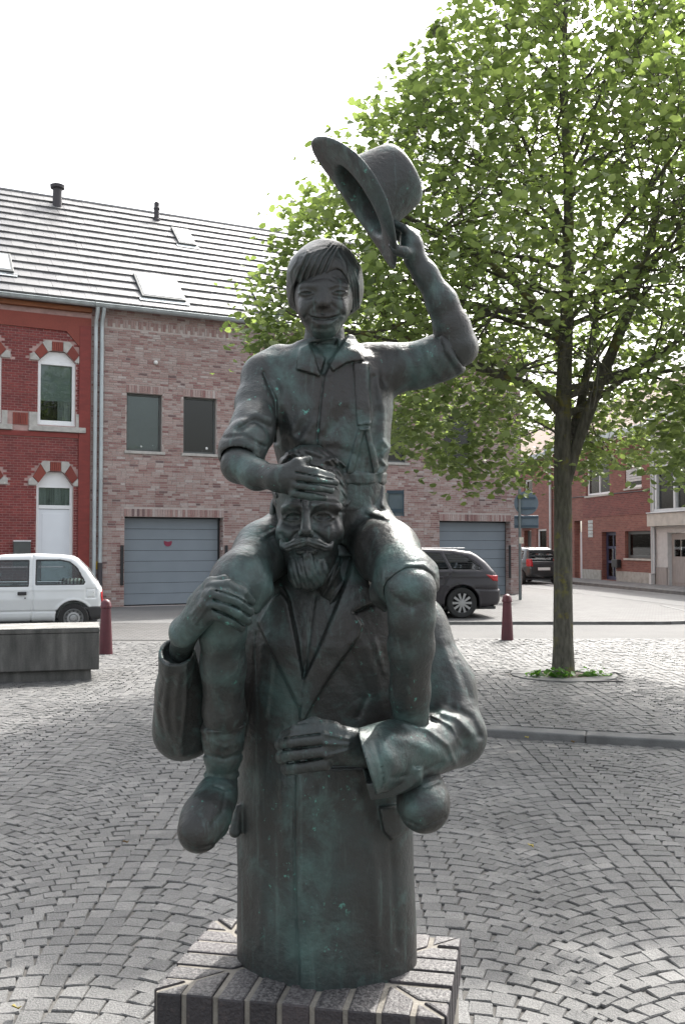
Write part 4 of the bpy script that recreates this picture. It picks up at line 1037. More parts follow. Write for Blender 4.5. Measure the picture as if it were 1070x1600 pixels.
prof_r = ([2.35, 2.7, 3.1, 3.6, 4.1, 5.0, 5.6, 6.4, 7.1, 7.9, 8.6, 9.1], [1.2, 2.0, 2.8, 3.5, 3.75, 3.4, 3.0, 2.3, 1.75, 1.1, .6, .1])
def env_r(z): return float(np.interp(z, *prof_r)) if 2.3 < z < 9.15 else 0
def zlow(r, ang):
    return float(np.interp(r, [0, .6, 1.4, 2.0, 2.8, 3.8], [2.95, 2.55, 2.3, 2.65, 3.15, 3.7]))
br = MB(); tips = []
def limb(p, dirv, L, r0, level, up):
    n = 6 if level < 2 else 4; pts = [Vector(p)]; rad = [r0]; d = Vector(dirv).normalized()
    for k in range(n):
        d = (d + Vector((rt.gauss(0, .13), rt.gauss(0, .13), rt.gauss(0, .10)+up))).normalized()
        q = pts[-1] + d*L/n
        pts.append(q); rad.append(max(.0035, r0*(1-(k+1)/n*.72)))
    br.tube(pts, rad, 8 if level < 2 else 5 if level < 3 else 4, cap=False)
    if level >= 1:
        for k in range(2, n+1): tips.append((pts[k], level))
    if level < 3:
        nb = (6, 6, 4)[level] if level < 3 else 0
        for j in range(nb):
            k = rt.randint(1 if level else 2, n); b = pts[k]; a = rt.uniform(0, 2*math.pi)
            t_ = (pts[k]-pts[k-1]).normalized(); o = t_.orthogonal().normalized(); o.rotate(Matrix.Rotation(a, 3, t_))
            nd = (t_*rt.uniform(.4, .8) + o*rt.uniform(.6, 1.0) + Vector((0, 0, .12 if b.z > 4 else -.02))).normalized()
            # stay inside the crown envelope
            Ln = L*rt.uniform(.42, .65)
            e = b + nd*Ln; rr = math.hypot(e.x, e.y); er = env_r(e.z+TZ)
            if rr > er: nd = (nd*.5 + Vector((-e.x, -e.y, 1.5)).normalized()*.6).normalized(); Ln *= .6
            limb(b, nd, Ln, max(.004, rad[k]*rt.uniform(.5, .7)), level+1, up*.6)
# trunk read off the photo, two leaders
w2l = lambda px, py, d=11.07: Vector(W(px, py, d)) - Vector((TX, TY, TZ))
tk = MB()
tp = [Vector((0, 0, -.05)), Vector((0, 0, .06)), Vector((.0, 0, .35)), w2l(879, 930), w2l(879, 800), w2l(878, 700), w2l(880, 620), w2l(882, 560), w2l(886, 450), w2l(888, 330), w2l(884, 220), w2l(880, 110), w2l(884, 0), w2l(880, -90)]
tr_ = [.165, .132, .115, .107, .102, .097, .09, .085, .07, .058, .046, .033, .022, .01]
tk.tube(tp, tr_, 18); tko = tk.build('trunk', 'bark', tree, smooth=True)
lead = [w2l(878, 800), w2l(887, 745), w2l(902, 690), w2l(925, 630, 11.0), w2l(945, 575, 10.9), w2l(985, 480, 10.8), w2l(1020, 360, 10.7), w2l(1040, 250, 10.7)]
br.tube(lead, [.04, .06, .068, .062, .065, .05, .035, .02], 12)
lead2 = [w2l(893, 680, 11.15), w2l(905, 640, 11.3), w2l(915, 590, 11.5), w2l(930, 500, 11.8), w2l(935, 400, 12.1), w2l(940, 280, 12.3)]
br.tube(lead2, [.06, .058, .05, .042, .03, .018], 10)
l3 = [w2l(872, 640), w2l(855, 622, 10.95), w2l(825, 600, 10.8), w2l(780, 585, 10.6), w2l(730, 570, 10.4), w2l(660, 545, 10.2), w2l(560, 520, 10.1)]
br.tube(l3, [.07, .055, .048, .042, .034, .025, .012], 10)
l4 = [w2l(885, 560), w2l(860, 500, 11.0), w2l(800, 440, 10.9), w2l(750, 400, 10.8), w2l(690, 360, 10.7), w2l(600, 330, 10.6)]
br.tube(l4, [.055, .045, .04, .032, .024, .012], 8)
for ln in (lead, lead2, l3, l4):
    for k in range(2, len(ln)):
        tips.append((ln[k], 1))
        for _ in range(3):
            a = rt.uniform(0, 2*math.pi); limb(ln[k], (math.cos(a), math.sin(a), rt.uniform(-.1, .5)), rt.uniform(.7, 1.3), .02, 2, .03)
for k in range(38):                                                   # scaffold branches
    z = rt.uniform(2.9, 8.2); a = k*2.399 + rt.uniform(-.3, .3)
    f = (z-tp[5].z)/1; i_ = max(j for j in range(len(tp)) if tp[j].z <= z); t_ = (z-tp[i_].z)/max(.01, tp[min(i_+1, 13)].z-tp[i_].z)
    b = tp[i_].lerp(tp[min(i_+1, 13)], min(1, t_)); reach = env_r(min(8.9, z+TZ+.5))
    el = rt.uniform(.05, .5) if z < 5 else rt.uniform(.3, .9)
    limb(b, (math.cos(a), math.sin(a), el), max(.6, reach*rt.uniform(.62, .85)), max(.018, tr_[i_]*.42), 0 if reach > 2 else 1, .01 if z < 4 else .05)
tag(br.build('branches', 'bark', tree, smooth=True), kind='stuff')
# leaves: heart-shaped, folded a little, in sprays along the twigs
LV = np.array([(0, 0, 0), (-.52, .2, .06), (-.46, .66, .05), (0, 1.0, -.08), (.46, .66, .05), (.52, .2, .06), (0, .45, -.03)])
LF = np.array([(0, 6, 1), (1, 6, 2), (2, 6, 3), (3, 6, 4), (4, 6, 5), (5, 6, 0)])
def leaves_mesh(name, mat, P, N, size, parent, rng):
    n = len(P); a = rng.uniform(0, 2*np.pi, n); sz = rng.uniform(*size, n)
    # leaf frame: axis 'u' (blade direction, drooping outwards), normal tilted
    up = np.stack([rng.normal(0, .55, n), rng.normal(0, .55, n), np.ones(n)], 1); up /= np.linalg.norm(up, axis=1)[:, None]
    u = np.stack([np.cos(a), np.sin(a), rng.uniform(-1.1, -.1, n)], 1) + N*.5; u -= up*(u*up).sum(1)[:, None]; u /= np.linalg.norm(u, axis=1)[:, None]
    v = np.cross(up, u)
    co = P[:, None, :] + sz[:, None, None]*(LV[None, :, 0:1]*v[:, None] + LV[None, :, 1:2]*u[:, None] + LV[None, :, 2:3]*up[:, None])
    F = (LF[None] + 7*np.arange(n)[:, None, None]).reshape(-1, 3); co = co.reshape(-1, 3)
    me = bpy.data.meshes.new(name); me.vertices.add(len(co)); me.vertices.foreach_set('co', co.astype(np.float32).ravel()); me.loops.add(F.size); me.loops.foreach_set('vertex_index', F.astype(np.int32).ravel())
    me.polygons.add(len(F)); me.polygons.foreach_set('loop_start', np.arange(0, F.size, 3, dtype=np.int32)); me.update(calc_edges=True); me.materials.append(M[mat]); me.shade_smooth()
    return link(name, me, parent)
rng = np.random.default_rng(4)
cl = []
for p, lv in tips:
    zz_ = p.z+TZ; rr = math.hypot(p.x, p.y)
    if zz_ < zlow(rr, 0) or rr > env_r(zz_)*1.04+.05: continue
    cl.append((p.x, p.y, p.z))
# extra sprays so that the crown's skin is leafy
tries = 0; want = 2600; got = 0
while got < want and tries < 60000:
    tries += 1; z = rt.uniform(2.3, 9.0); a = rt.uniform(0, 2*math.pi); er = env_r(z)
    r_ = er*math.sqrt(rt.uniform(.3, 1.0)); lump = .5+.5*math.sin(3*a+z*2.1)*math.cos(2.3*z+a*2)
    if r_ > er*(.80+.22*lump) or z < zlow(r_, a)+.12*rt.random(): continue
    cl.append((r_*math.cos(a), r_*math.sin(a), z-TZ)); got += 1
cl = np.array(cl)
per = 15; P = np.repeat(cl, per, 0) + rng.normal(0, 1, (len(cl)*per, 3))*np.array((.17, .17, .11)); N = P.copy(); N[:, 2] = 0; N /= np.linalg.norm(N, axis=1)[:, None]+1e-6
keep = np.hypot(P[:, 0], P[:, 1]) < np.interp(P[:, 2]+TZ, *prof_r)*1.05+.1
gap = np.sin(P[:, 0]*3.1+1+np.sin(P[:, 2]*2.2))*np.sin(P[:, 1]*1.5+np.sin(P[:, 0]*1.7))*np.sin(P[:, 2]*3.3+.6+np.sin(P[:, 1]))
keep &= (gap < .27) & ~((P[:, 1] < .25) & (np.abs(P[:, 0]+.05) < .55) & (P[:, 2]+TZ < 3.75)) & (P[:, 2]+TZ > np.interp(np.hypot(P[:, 0], P[:, 1]), [0, .6, 1.4, 2.0, 2.8, 3.8], [2.75, 2.4, 2.15, 2.5, 3.0, 3.55]))
P, N = P[keep], N[keep]
# even out: no spot carries more leaves than light would feed, with looser and fuller clumps
o_ = rng.permutation(len(P)); P, N = P[o_], N[o_]
vx = np.floor((P+50)/.36).astype(np.int64); vid = (vx[:, 0]*1000+vx[:, 1])*1000+vx[:, 2]
srt = np.argsort(vid, kind='stable'); sv = vid[srt]; first = np.r_[True, sv[1:] != sv[:-1]]; start = np.maximum.accumulate(np.where(first, np.arange(len(sv)), 0)); rank = np.empty(len(sv), int); rank[srt] = np.arange(len(sv))-start
clump = 8.5+8*np.sin(vx[:, 0]*1.9+np.sin(vx[:, 2]*1.3)*2)*np.sin(vx[:, 1]*1.7+1)*np.sin(vx[:, 2]*1.5+.4+np.cos(vx[:, 0]*.7))
edge = np.clip(np.hypot(P[:, 0], P[:, 1])/np.interp(P[:, 2]+TZ, *prof_r), 0, 1)
keep = rank < clump*(1.15+1.35*edge**2)
P, N = P[keep], N[keep]; print('leaves', len(P))
low = [(700, 735, 10.2), (735, 750, 10.4), (785, 752, 10.3), (835, 735, 10.6), (760, 700, 10.3), (905, 735, 11.6), (935, 715, 11.5), (918, 690, 11.8), (960, 650, 11.2), (1045, 730, 9.6), (1062, 700, 9.7), (1035, 675, 9.8), (1068, 745, 9.6), (1005, 640, 10.2), (1075, 660, 9.8), (1055, 640, 10), (650, 690, 10.0), (620, 650, 10.0), (1030, 610, 10.2), (980, 610, 10.6), (400, 520, 10.4), (422, 500, 10.6), (440, 478, 10.5), (460, 530, 10.3), (408, 548, 10.4), (432, 545, 10.5), (402, 462, 10.8), (440, 432, 10.7), (470, 462, 10.4), (480, 400, 10.6), (452, 398, 10.9), (520, 335, 10.6), (560, 305, 10.7), (466, 335, 10.9), (494, 352, 10.7), (590, 365, 10.4), (585, 255, 10.8), (600, 420, 10.2), (575, 480, 10.1), (640, 470, 10), (620, 520, 10), (690, 600, 9.9), (740, 640, 9.9)]
lp = np.array([list(w2l(*q)) for q in low]); lp = np.repeat(lp, 70, 0)+rng.normal(0, 1, (len(low)*70, 3))*np.array((.17, .2, .12)); ln_ = lp.copy(); ln_[:, 2] = 0; ln_ /= np.linalg.norm(ln_, axis=1)[:, None]+1e-6
P = np.concatenate([P, lp]); N = np.concatenate([N, ln_])
tag(leaves_mesh('crown', 'leaf', P, N, (.045, .10), tree, rng), kind='stuff')
# planting ring and weeds at the foot
ring = thing('tree_ring', 'flat stone ring with a steel edge set in the paving round the trunk', 'tree grate', (TX, TY, HR))
for k in range(2):
    aa = [math.pi*k + R(4) + (math.pi-R(8))*i_/24 for i_ in range(25)]
    MB().slab([(.60*math.cos(a), .60*math.sin(a)) for a in aa] + [(.33*math.cos(a), .33*math.sin(a)) for a in reversed(aa)], .0, .022).build('ring_half', 'kerb', ring, bevel=.006)
MB().lathe([(.33, .001), (.3, .012), (.2, .02), (.01, .03)], 20).build('soil', 'earth', ring)
part('steel_edge', 'black_metal', ring, (.1, .5, -.64, -.62, .0, .03))
def weed(dx, dy, n, sp, hgt, label):
    t = thing('weed_plant', label, 'weed', (TX+dx, TY+dy, HR+.015), 0, 'weeds at the foot of the tree')
    P_ = np.stack([rng.normal(0, sp, n), rng.normal(0, sp*.6, n), np.abs(rng.normal(0, hgt, n))], 1); N_ = P_/(np.linalg.norm(P_, axis=1)[:, None]+1e-6)
    st = MB()
    for q in P_[::3]: st.tube([(q[0]*.2, q[1]*.2, 0), tuple(q)], .004, 4)
    tag(st.build('stems', 'weed', t), kind='stuff'); tag(leaves_mesh('foliage', 'weed', P_, N_, (.03, .07), t, rng), kind='stuff')
weed(-.10, -.30, 60, .08, .06, 'bright green weed tuft in front of the trunk'); weed(.30, -.18, 50, .09, .05, 'olive weed tuft on the paving right of the trunk'); weed(-.34, -.2, 24, .06, .04, 'small weed tuft on the paving left of the trunk')
# fallen leaves
M['dead'] = simple('dead_leaf', (.2, .12, .04), .8, .3, 20); M['dead2'] = simple('yellow_leaf', (.22, .18, .04), .8, .2, 20)
for px, py, mt, lab in ((38, 1566, 'dead2', 'yellow fallen leaf on the setts near the lower left corner'), (203, 1313, 'dead', 'orange-brown fallen leaf on the setts left of the hanging shoe'), (893, 1159, 'dead', 'pale orange fallen leaf lying against the kerb'), (823, 1152, 'dead2', 'yellow-green fallen leaf at the kerb right of the elbow'), (830, 1320, 'dead2', 'small ochre leaf on the shaded setts at right')):
    d = 1500*(CAMH-.03)/(py-852); p = W(px, py, d); me = bpy.data.meshes.new('fallen_leaf')
    me.from_pydata([(x*.032, y*.032, .008+abs(z)*.25) for x, y, z in LV], [], [tuple(f) for f in LF]); me.materials.append(M[mt])
    o = link('fallen_leaf', me, None, (p[0], d, .026), (rt.uniform(-.2, .2), rt.uniform(-.2, .2), rt.uniform(0, 6))); tag(o, lab, 'leaf', 'fallen leaves on the square')
    s_ = o.modifiers.new('thickness', 'SOLIDIFY'); s_.thickness = .001

# ------------------------------------------------------------------ brick plinth
M['plinth_brick'] = mk_piece('plinth_brick', [(0, (.018, .017, .02)), (.5, (.035, .032, .036)), (1, (.06, .052, .056))], .5, .5, 700, .7, 120)
M['plinth_mortar'] = simple('plinth_mortar', (.20, .185, .16), .9, .25, 20, .5)
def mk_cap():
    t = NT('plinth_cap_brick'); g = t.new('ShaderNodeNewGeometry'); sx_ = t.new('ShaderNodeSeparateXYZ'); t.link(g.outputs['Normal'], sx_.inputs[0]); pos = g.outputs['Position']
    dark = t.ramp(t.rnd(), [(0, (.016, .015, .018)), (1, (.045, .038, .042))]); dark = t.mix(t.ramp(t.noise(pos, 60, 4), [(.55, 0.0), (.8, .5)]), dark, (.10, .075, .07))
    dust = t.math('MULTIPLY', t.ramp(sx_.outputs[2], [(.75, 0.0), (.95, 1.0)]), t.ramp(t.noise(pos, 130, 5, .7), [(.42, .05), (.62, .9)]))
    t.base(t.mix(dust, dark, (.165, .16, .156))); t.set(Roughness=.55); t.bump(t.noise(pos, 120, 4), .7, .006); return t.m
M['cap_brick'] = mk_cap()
PZ = .52; PW, PD = .68, .445
pl = thing('brick_plinth', 'low plinth of dark bricks with pale mortar under the bronze statue', 'plinth', (-.064, 2.413, 0), R(-11))
jm = part('mortar_bed', 'plinth_mortar', pl, (-PW/2+.007, PW/2-.007, -PD/2+.007, PD/2-.007, 0, PZ-.006))
Hc = .105; z0 = PZ-Hc
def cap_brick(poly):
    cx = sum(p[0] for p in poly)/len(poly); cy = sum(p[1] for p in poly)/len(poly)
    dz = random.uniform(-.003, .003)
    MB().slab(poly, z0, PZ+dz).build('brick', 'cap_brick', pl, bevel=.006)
hx, hy = PW/2, PD/2; jt = .006; DP = .20
def clipquad(poly, test):
    """clip polygon against half-plane a*x+b*y<=c"""
    a, b, c = test; out = []
    for i in range(len(poly)):
        p, q = poly[i], poly[(i+1) % len(poly)]; fp, fq = a*p[0]+b*p[1]-c, a*q[0]+b*q[1]-c
        if fp <= 0: out.append(p)
        if fp*fq < 0: t_ = fp/(fp-fq); out.append((p[0]+t_*(q[0]-p[0]), p[1]+t_*(q[1]-p[1])))
    return out
n = 9
for sgn in (-1, 1):
    for k in range(n):
        a = -hx + PW*k/n + jt; b = -hx + PW*(k+1)/n - jt
        q = [(a, -hy), (b, -hy), (b, -hy+DP), (a, -hy+DP)]
        q = clipquad(q, (-1, 1, (hx-hy)-jt*1.4)); q = clipquad(q, (1, 1, (hx-hy)-jt*1.4))
        if sgn > 0: q = [(-x, -y) for x, y in q]
        if len(q) > 2: cap_brick(q)
    m = 6
    for k in range(m):
        a = -hy + PD*k/m + jt; b = -hy + PD*(k+1)/m - jt
        q = [(hx-DP, a), (hx, a), (hx, b), (hx-DP, b)]
        q = clipquad(q, (-1, -1, -(hx-hy)-jt*1.4)); q = clipquad(q, (-1, 1, -(hx-hy)-jt*1.4))
        if sgn < 0: q = [(-x, -y) for x, y in q]
        if len(q) > 2: cap_brick(q)
# body courses below the cap
zc = z0 - .016; row = 0
while zc - .062 > -.01:
    zt_, zb_ = zc, zc-.06
    for sgn in (-1, 1):
        nb = 3; off = .11*(row % 2)
        edges = [-hx+.012] + [-hx+.012+off+.218*k for k in range(1 if off == 0 else 0, 5) if .03 < off+.218*k < PW-.05] + [hx-.012]
        for a, b in zip(edges[:-1], edges[1:]):
            o = part('brick', 'plinth_brick', pl, (a+.005, b-.005, *((-hy+.012, -hy+.1) if sgn < 0 else (hy-.1, hy-.012)), zb_, zt_), bevel=.004)
        ed = [-hy+.11, 0 if row % 2 else -.05, hy-.11]
        for a, b in zip(ed[:-1], ed[1:]):
            part('brick', 'plinth_brick', pl, (*((hx-.1, hx-.012) if sgn > 0 else (-hx+.012, -hx+.1)), a+.005, b-.005, zb_, zt_), bevel=.004)
    zc -= .076; row += 1

# ------------------------------------------------------------------ bronze statue
def mk_bronze():
    t = NT('patinated_bronze'); v = t.coord('Object'); vz = t.coord('Object', (1, 1, .10)); g = t.new('ShaderNodeNewGeometry')
    c = t.ramp(t.noise(v, 3.2, 5, .6), [(.34, (.031, .029, .027)), (.54, (.037, .043, .042)), (.74, (.048, .080, .078))])
    pat = t.ramp(t.noise(v, 6.5, 6, .68, .4), [(.50, 0.0), (.72, .8)])
    c = t.mix(pat, c, (.082, .150, .140))
    st = t.ramp(t.noise(vz, 34, 5, .65), [(.57, 0.0), (.72, .6)]); c = t.mix(st, c, (.10, .155, .145))
    sp = t.ramp(t.noise(v, 60, 4, .65), [(.63, 0.0), (.70, .85)]); sp = t.math('MULTIPLY', sp, t.ramp(t.noise(v, 5.5, 3), [(.48, 0.0), (.60, 1.0)])); c = t.mix(sp, c, (.10, .30, .25))
    pt = g.outputs['Pointiness']
    c = t.mix(t.ramp(pt, [(.40, .75), (.475, 0.0)]), c, (.06, .125, .115)); c = t.mix(t.ramp(pt, [(.535, 0.0), (.62, .6)]), c, (.10, .12, .115))
    t.base(c)
    rr = t.ramp(t.noise(v, 8, 5, .6), [(.3, .32), (.7, .52)]); t.set(Roughness=rr, Metallic=.25, Specular_IOR_Level=.5)
    t.bump(t.math('ADD', t.noise(v, 75, 5, .65), t.math('MULTIPLY', t.noise(v, 22, 3, .5), 1.6)), .5, .005); return t.m
M['bronze'] = mk_bronze()
statue = thing('bronze_statue', 'greenish bronze statue of a bearded man carrying a waving boy on his shoulders', 'statue', (-.064, 2.413, PZ))
SL = np.array((-.064, 2.413, PZ))
def r(px, d): return px*d/FPX
def S(px, py, d, rp): return (W(px, py, d), r(rp, d))
def chain(F, L, k=.0, flat=None): return F.chain([S(*q) for q in L], k, flat=flat)
def sph(px, py, d, rp): p = W(px, py, d); q = r(rp, d); return cap(p, p+1e-4, q, q)
def el(px, py, d, rx, rz, ry, rot=None): return ell(W(px, py, d), (r(rx, d), ry, r(rz, d)), rot)
def st_loft(rows, rot=0, pw=2.0):
    L = []
    for py, cx, hw, dc, hd in rows: p = W(cx, py, dc); L.append((p[0], p[1], p[2], r(hw, dc), hd))
    return loft(L, rot, pw=pw)
def halfpix(p0, p1):
    """keep the side to the left of p0->p1 in the picture (y down): returns sdf-like clip"""
    (x0, y0), (x1, y1) = p0, p1; nx, ny = (y1-y0), -(x1-x0); L = math.hypot(nx, ny)
    def f(X, Y, Z):
        P, Q, dd = PX(X, Y, Z); return ((P-x0)*nx+(Q-y0)*ny)/L*dd/FPX
    return f
def pbox(x0, x1, y0, y1, d0, d1):
    c = np.array([W(x, y, d) for x in (x0, x1) for y in (y0, y1) for d in (d0, d1)]); return c.min(0), c.max(0)
def finish(F, name, parent, relax=1, extra=()):
    o = F.build(name, 'bronze', parent, relax, extra); return o
def P0(o, par):   # keep world coordinates under a parent at the statue's base
    o.location = -SL if par is statue else (0, 0, 0)

ROT = R(-11)
# ---- the man's coat with both sleeves
C = Field(*pbox(225, 775, 830, 1560, 1.98, 2.75), .0036)
C.add(st_loft([(1492, 505, 135, 2.42, .150), (1400, 503, 133, 2.42, .147), (1300, 501, 131, 2.42, .143), (1200, 500, 128, 2.42, .140), (1100, 500, 130, 2.42, .145), (1000, 500, 142, 2.42, .155), (950, 498, 148, 2.43, .15), (915, 497, 130, 2.43, .135), (885, 495, 95, 2.43, .11), (850, 493, 62, 2.43, .085)], ROT, 2.2))
chain(C, [(600, 960, 2.46, 60), (640, 985, 2.45, 55), (690, 1075, 2.40, 48), (706, 1145, 2.33, 46)], .04)
chain(C, [(390, 965, 2.47, 60), (350, 985, 2.46, 50), (312, 1080, 2.43, 44), (292, 1140, 2.38, 42)], .04)
# left forearm sleeve (right in the picture): hollow cuff
cuffL = halfpix((590, 1250), (559, 1140))
e0, e1_, e2_ = W(712, 1150, 2.33), W(650, 1168, 2.22), W(545, 1196, 2.06)
C.add(cap(e0, e1_, r(46, 2.33), r(51, 2.22)), .025); C.add(cap(e1_, e2_, r(51, 2.22), r(52, 2.06)), .012, clip=cuffL)
C.cut(cap(e1_*.45+e2_*.55, e2_*1.2-e1_*.2, r(45, 2.17), r(46, 2.05)), .0)
# right forearm sleeve (left in the picture): cuff opens upwards
ax_top = W(274, 1005, 2.13); ax_bot = W(288, 1140, 2.31); axd = (ax_top-ax_bot)/np.linalg.norm(ax_top-ax_bot); pc = W(272, 1034, 2.135); cn = axd*.7+np.array((-.05, -.55, .45)); cn /= np.linalg.norm(cn)
def cuffR(X, Y, Z): return (X-pc[0])*cn[0]+(Y-pc[1])*cn[1]+(Z-pc[2])*cn[2]
C.add(cap(ax_bot, W(274, 985, 2.12), r(43, 2.31), r(25, 2.12)), .03, clip=cuffR)
C.add(cap(W(283, 1080, 2.24), W(286, 1140, 2.30), r(37, 2.24), r(44, 2.3)), .03)
ax1 = W(274, 985, 2.12); C.cut(cap(ax_bot+(ax1-ax_bot)*.80, ax_bot+(ax1-ax_bot)*1.25, r(43, 2.31)*.20+r(25, 2.12)*.80-.0085, r(25, 2.12)-.0095), .0)
# front opening, lapels, pocket flaps (drawn from the photo)
V = [(436, 905), (452, 935), (466, 1000), (474, 1062), (486, 1040), (520, 960), (545, 900), (552, 870), (440, 870)]
C.plate(V, -.013, 2.1, 2.42, 1.6)
LL = [(438, 925), (425, 935), (402, 972), (420, 1010), (445, 1060), (466, 1104), (470, 1102), (474, 1060), (462, 1000), (450, 940)]
RL_ = [(548, 872), (560, 880), (577, 905), (583, 944), (566, 950), (553, 957), (567, 976), (560, 995), (520, 1050), (490, 1098), (474, 1128), (468, 1122), (474, 1064), (500, 1010), (525, 950), (540, 905)]
C.plate(LL, .015, 2.1, 2.42, 1.1); C.plate(RL_, .017, 2.1, 2.42, 1.1); C.relief([(492, 930), (484, 990), (476, 1050)], 2.2, -.004, 2.1, 2.42)
C.relief([(553, 957), (583, 944)], 2.0, -.010, 2.1, 2.42)
fe = [(463, 1200), (462, 1300), (464, 1400), (470, 1560), (660, 1560), (660, 1200)]
C.relief([(470, 1250), (466, 1350), (466, 1450), (470, 1560)], 62, .030, 2.1, 2.40); C.plate(fe, .014, 2.1, 2.40, 1.0); C.relief([(461, 1205), (460, 1300), (462, 1400), (468, 1540)], 2.2, -.004, 2.1, 2.4)
C.plate([(592, 1262), (634, 1256), (640, 1296), (612, 1312), (600, 1300)], .016, 2.1, 2.46, 1.3)
C.add(cap(W(372, 1262, 2.36), W(367, 1300, 2.35), r(4, 2.36), r(9, 2.35)), .012)
C.add(cap(W(628, 1275, 2.36), W(627, 1303, 2.36), r(8, 2.36), r(8, 2.36)), .012)
# folds
for L, w, a in (([(410, 1000), (405, 1100), (392, 1200)], 9, .006), ([(560, 1000), (590, 1060), (598, 1110)], 10, .006), ([(520, 1030), (560, 1090)], 9, -.004), ([(420, 1130), (400, 1250), (392, 1400)], 12, .005), ([(430, 1230), (425, 1420)], 10, -.004),
                ([(690, 1112), (715, 1120), (735, 1145)], 6, .012), ([(705, 1108), (735, 1122), (748, 1150)], 5, -.010), ([(655, 1125), (690, 1128), (715, 1150), (725, 1170)], 6, -.008), ([(610, 1150), (650, 1160), (700, 1190)], 9, .008), ([(640, 1200), (680, 1195), (730, 1160)], 8, -.005), ([(600, 1165), (620, 1200), (605, 1230)], 8, .006),
                ([(560, 1146), (575, 1195), (590, 1240)], 3, .004), ([(262, 1040), (255, 1080), (262, 1140), (285, 1180)], 5, .006), ([(283, 1050), (272, 1090), (276, 1150)], 5, .006), ([(272, 1060), (264, 1120), (276, 1170)], 5, -.006), ([(300, 1060), (305, 1120), (298, 1165)], 8, -.004), ([(690, 1000), (715, 1060), (722, 1100)], 8, .006), ([(700, 1010), (735, 1090)], 5, -.004)):
    C.relief(L, w*1.15, a*.75, 2.0, 2.5)
for L, w, a in (([(402, 990), (398, 1060), (384, 1150)], 3, -.004), ([(425, 1030), (415, 1120)], 4, .003), ([(545, 1010), (575, 1085), (560, 1120)], 4, -.004), ([(585, 1000), (600, 1050)], 4, .004), ([(500, 1225), (520, 1330), (515, 1480)], 7, -.003), ([(560, 1240), (585, 1350), (590, 1480)], 8, .004), ([(610, 1320), (620, 1480)], 5, -.003), ([(405, 1260), (412, 1360), (405, 1480)], 6, .003), ([(440, 1220), (445, 1330)], 5, .003), ([(630, 1130), (668, 1140), (700, 1165), (712, 1195)], 3.5, .006), ([(675, 1118), (705, 1135), (722, 1165)], 3, .006), ([(612, 1215), (650, 1210), (690, 1190)], 4, -.004), ([(585, 1160), (596, 1200), (600, 1232)], 2.5, -.003), ([(258, 1060), (250, 1110), (258, 1150)], 3, -.004), ([(292, 1045), (290, 1100), (284, 1160)], 3, .005)):
    C.relief(L, w, a, 2.0, 2.5)
C.wave(lambda x, y, z: .0016*np.sin(x*23+np.sin(z*9)*1.5)*np.sin(z*14+x*6) + .0009*np.sin(x*61+z*17)*np.sin(y*47))
man_fields = []
# ---- the man's head, neck, hands: one body
H = Field(*pbox(400, 600, 680, 1070, 2.02, 2.60), .0024)
H.add(el(487, 772, 2.365, 59, 72, .120)); H.add(el(485, 826, 2.315, 49, 62, .088), .03)
H.add(el(483, 872, 2.30, 38, 38, .075), .03)
H.add(cap(W(494, 880, 2.40), W(497, 975, 2.42), r(50, 2.4), r(58, 2.42)), .03)
for q in ((449, 834, 2.266, 17), (517, 832, 2.266, 18)): H.add(sph(*q), .035)
H.add(cap(W(446, 797, 2.252), W(470, 793, 2.234), r(8, 2.24), r(9, 2.24)), .02); H.add(cap(W(487, 793, 2.234), W(527, 792, 2.258), r(9, 2.24), r(8, 2.25)), .02)
H.cut(el(458, 809, 2.222, 15, 10, .020), .022); H.cut(el(504, 808, 2.222, 16, 10, .020), .022)
H.add(sph(458, 808, 2.259, 10), .006); H.add(sph(505, 807, 2.259, 10), .006)
for cx in (458, 505):
    H.relief([(cx-14, 809), (cx-7, 802.5), (cx+2, 801), (cx+9, 803), (cx+15, 809)], 2.0, .0032, 2.15, 2.3)
    H.relief([(cx-12, 810), (cx-5, 813.5), (cx+4, 813.8), (cx+12, 811)], 1.8, .003, 2.15, 2.3)
    H.relief([(cx-13, 817), (cx, 823), (cx+13, 818)], 3, -.0022, 2.15, 2.3)
    H.relief([(cx-9, 807.5), (cx+9, 807.5)], 2.0, -.0015, 2.15, 2.3)
H.relief([(443, 793), (456, 786), (472, 792)], 3.2, .003, 2.15, 2.32); H.relief([(487, 792), (505, 785), (524, 788), (531, 797)], 3.2, .003, 2.15, 2.32)
H.add(cap(W(478, 793, 2.232), W(478, 829, 2.190), r(6, 2.2), r(8.5, 2.2)), .012); H.add(sph(469, 833, 2.210, 5.6), .008); H.add(sph(487, 833, 2.210, 5.6), .008); H.cut(sph(472, 841, 2.197, 2.8), .003); H.cut(sph(484.5, 841, 2.197, 2.8), .003)
for L, w, a in (([(465, 832), (455, 842), (449, 853)], 3.2, -.0038), ([(491, 832), (503, 841), (512, 850)], 3.2, -.0038), ([(470, 782), (473, 792)], 1.5, -.004), ([(484, 783), (482, 792)], 1.5, -.004), ([(440, 835), (450, 850)], 4, -.004), ([(530, 800), (540, 800)], 2, -.003), ([(522, 815), (528, 845), (520, 870)], 4, -.004)): H.relief(L, w, a, 2.12, 2.36)
H.add(el(552, 802, 2.365, 7, 26, .028, (0, R(-6), R(-25)))); H.relief([(544, 788), (549, 779), (556, 784), (557, 800), (550, 818), (546, 826)], 2.6, .006, 2.3, 2.5); H.cut(el(551, 803, 2.335, 3.5, 12, .012), .004)
H.add(el(428, 803, 2.40, 7, 25, .03))
H.add(cap(W(466, 862, 2.224), W(491, 862, 2.224), r(4.5, 2.2), r(4.5, 2.2)), .005)
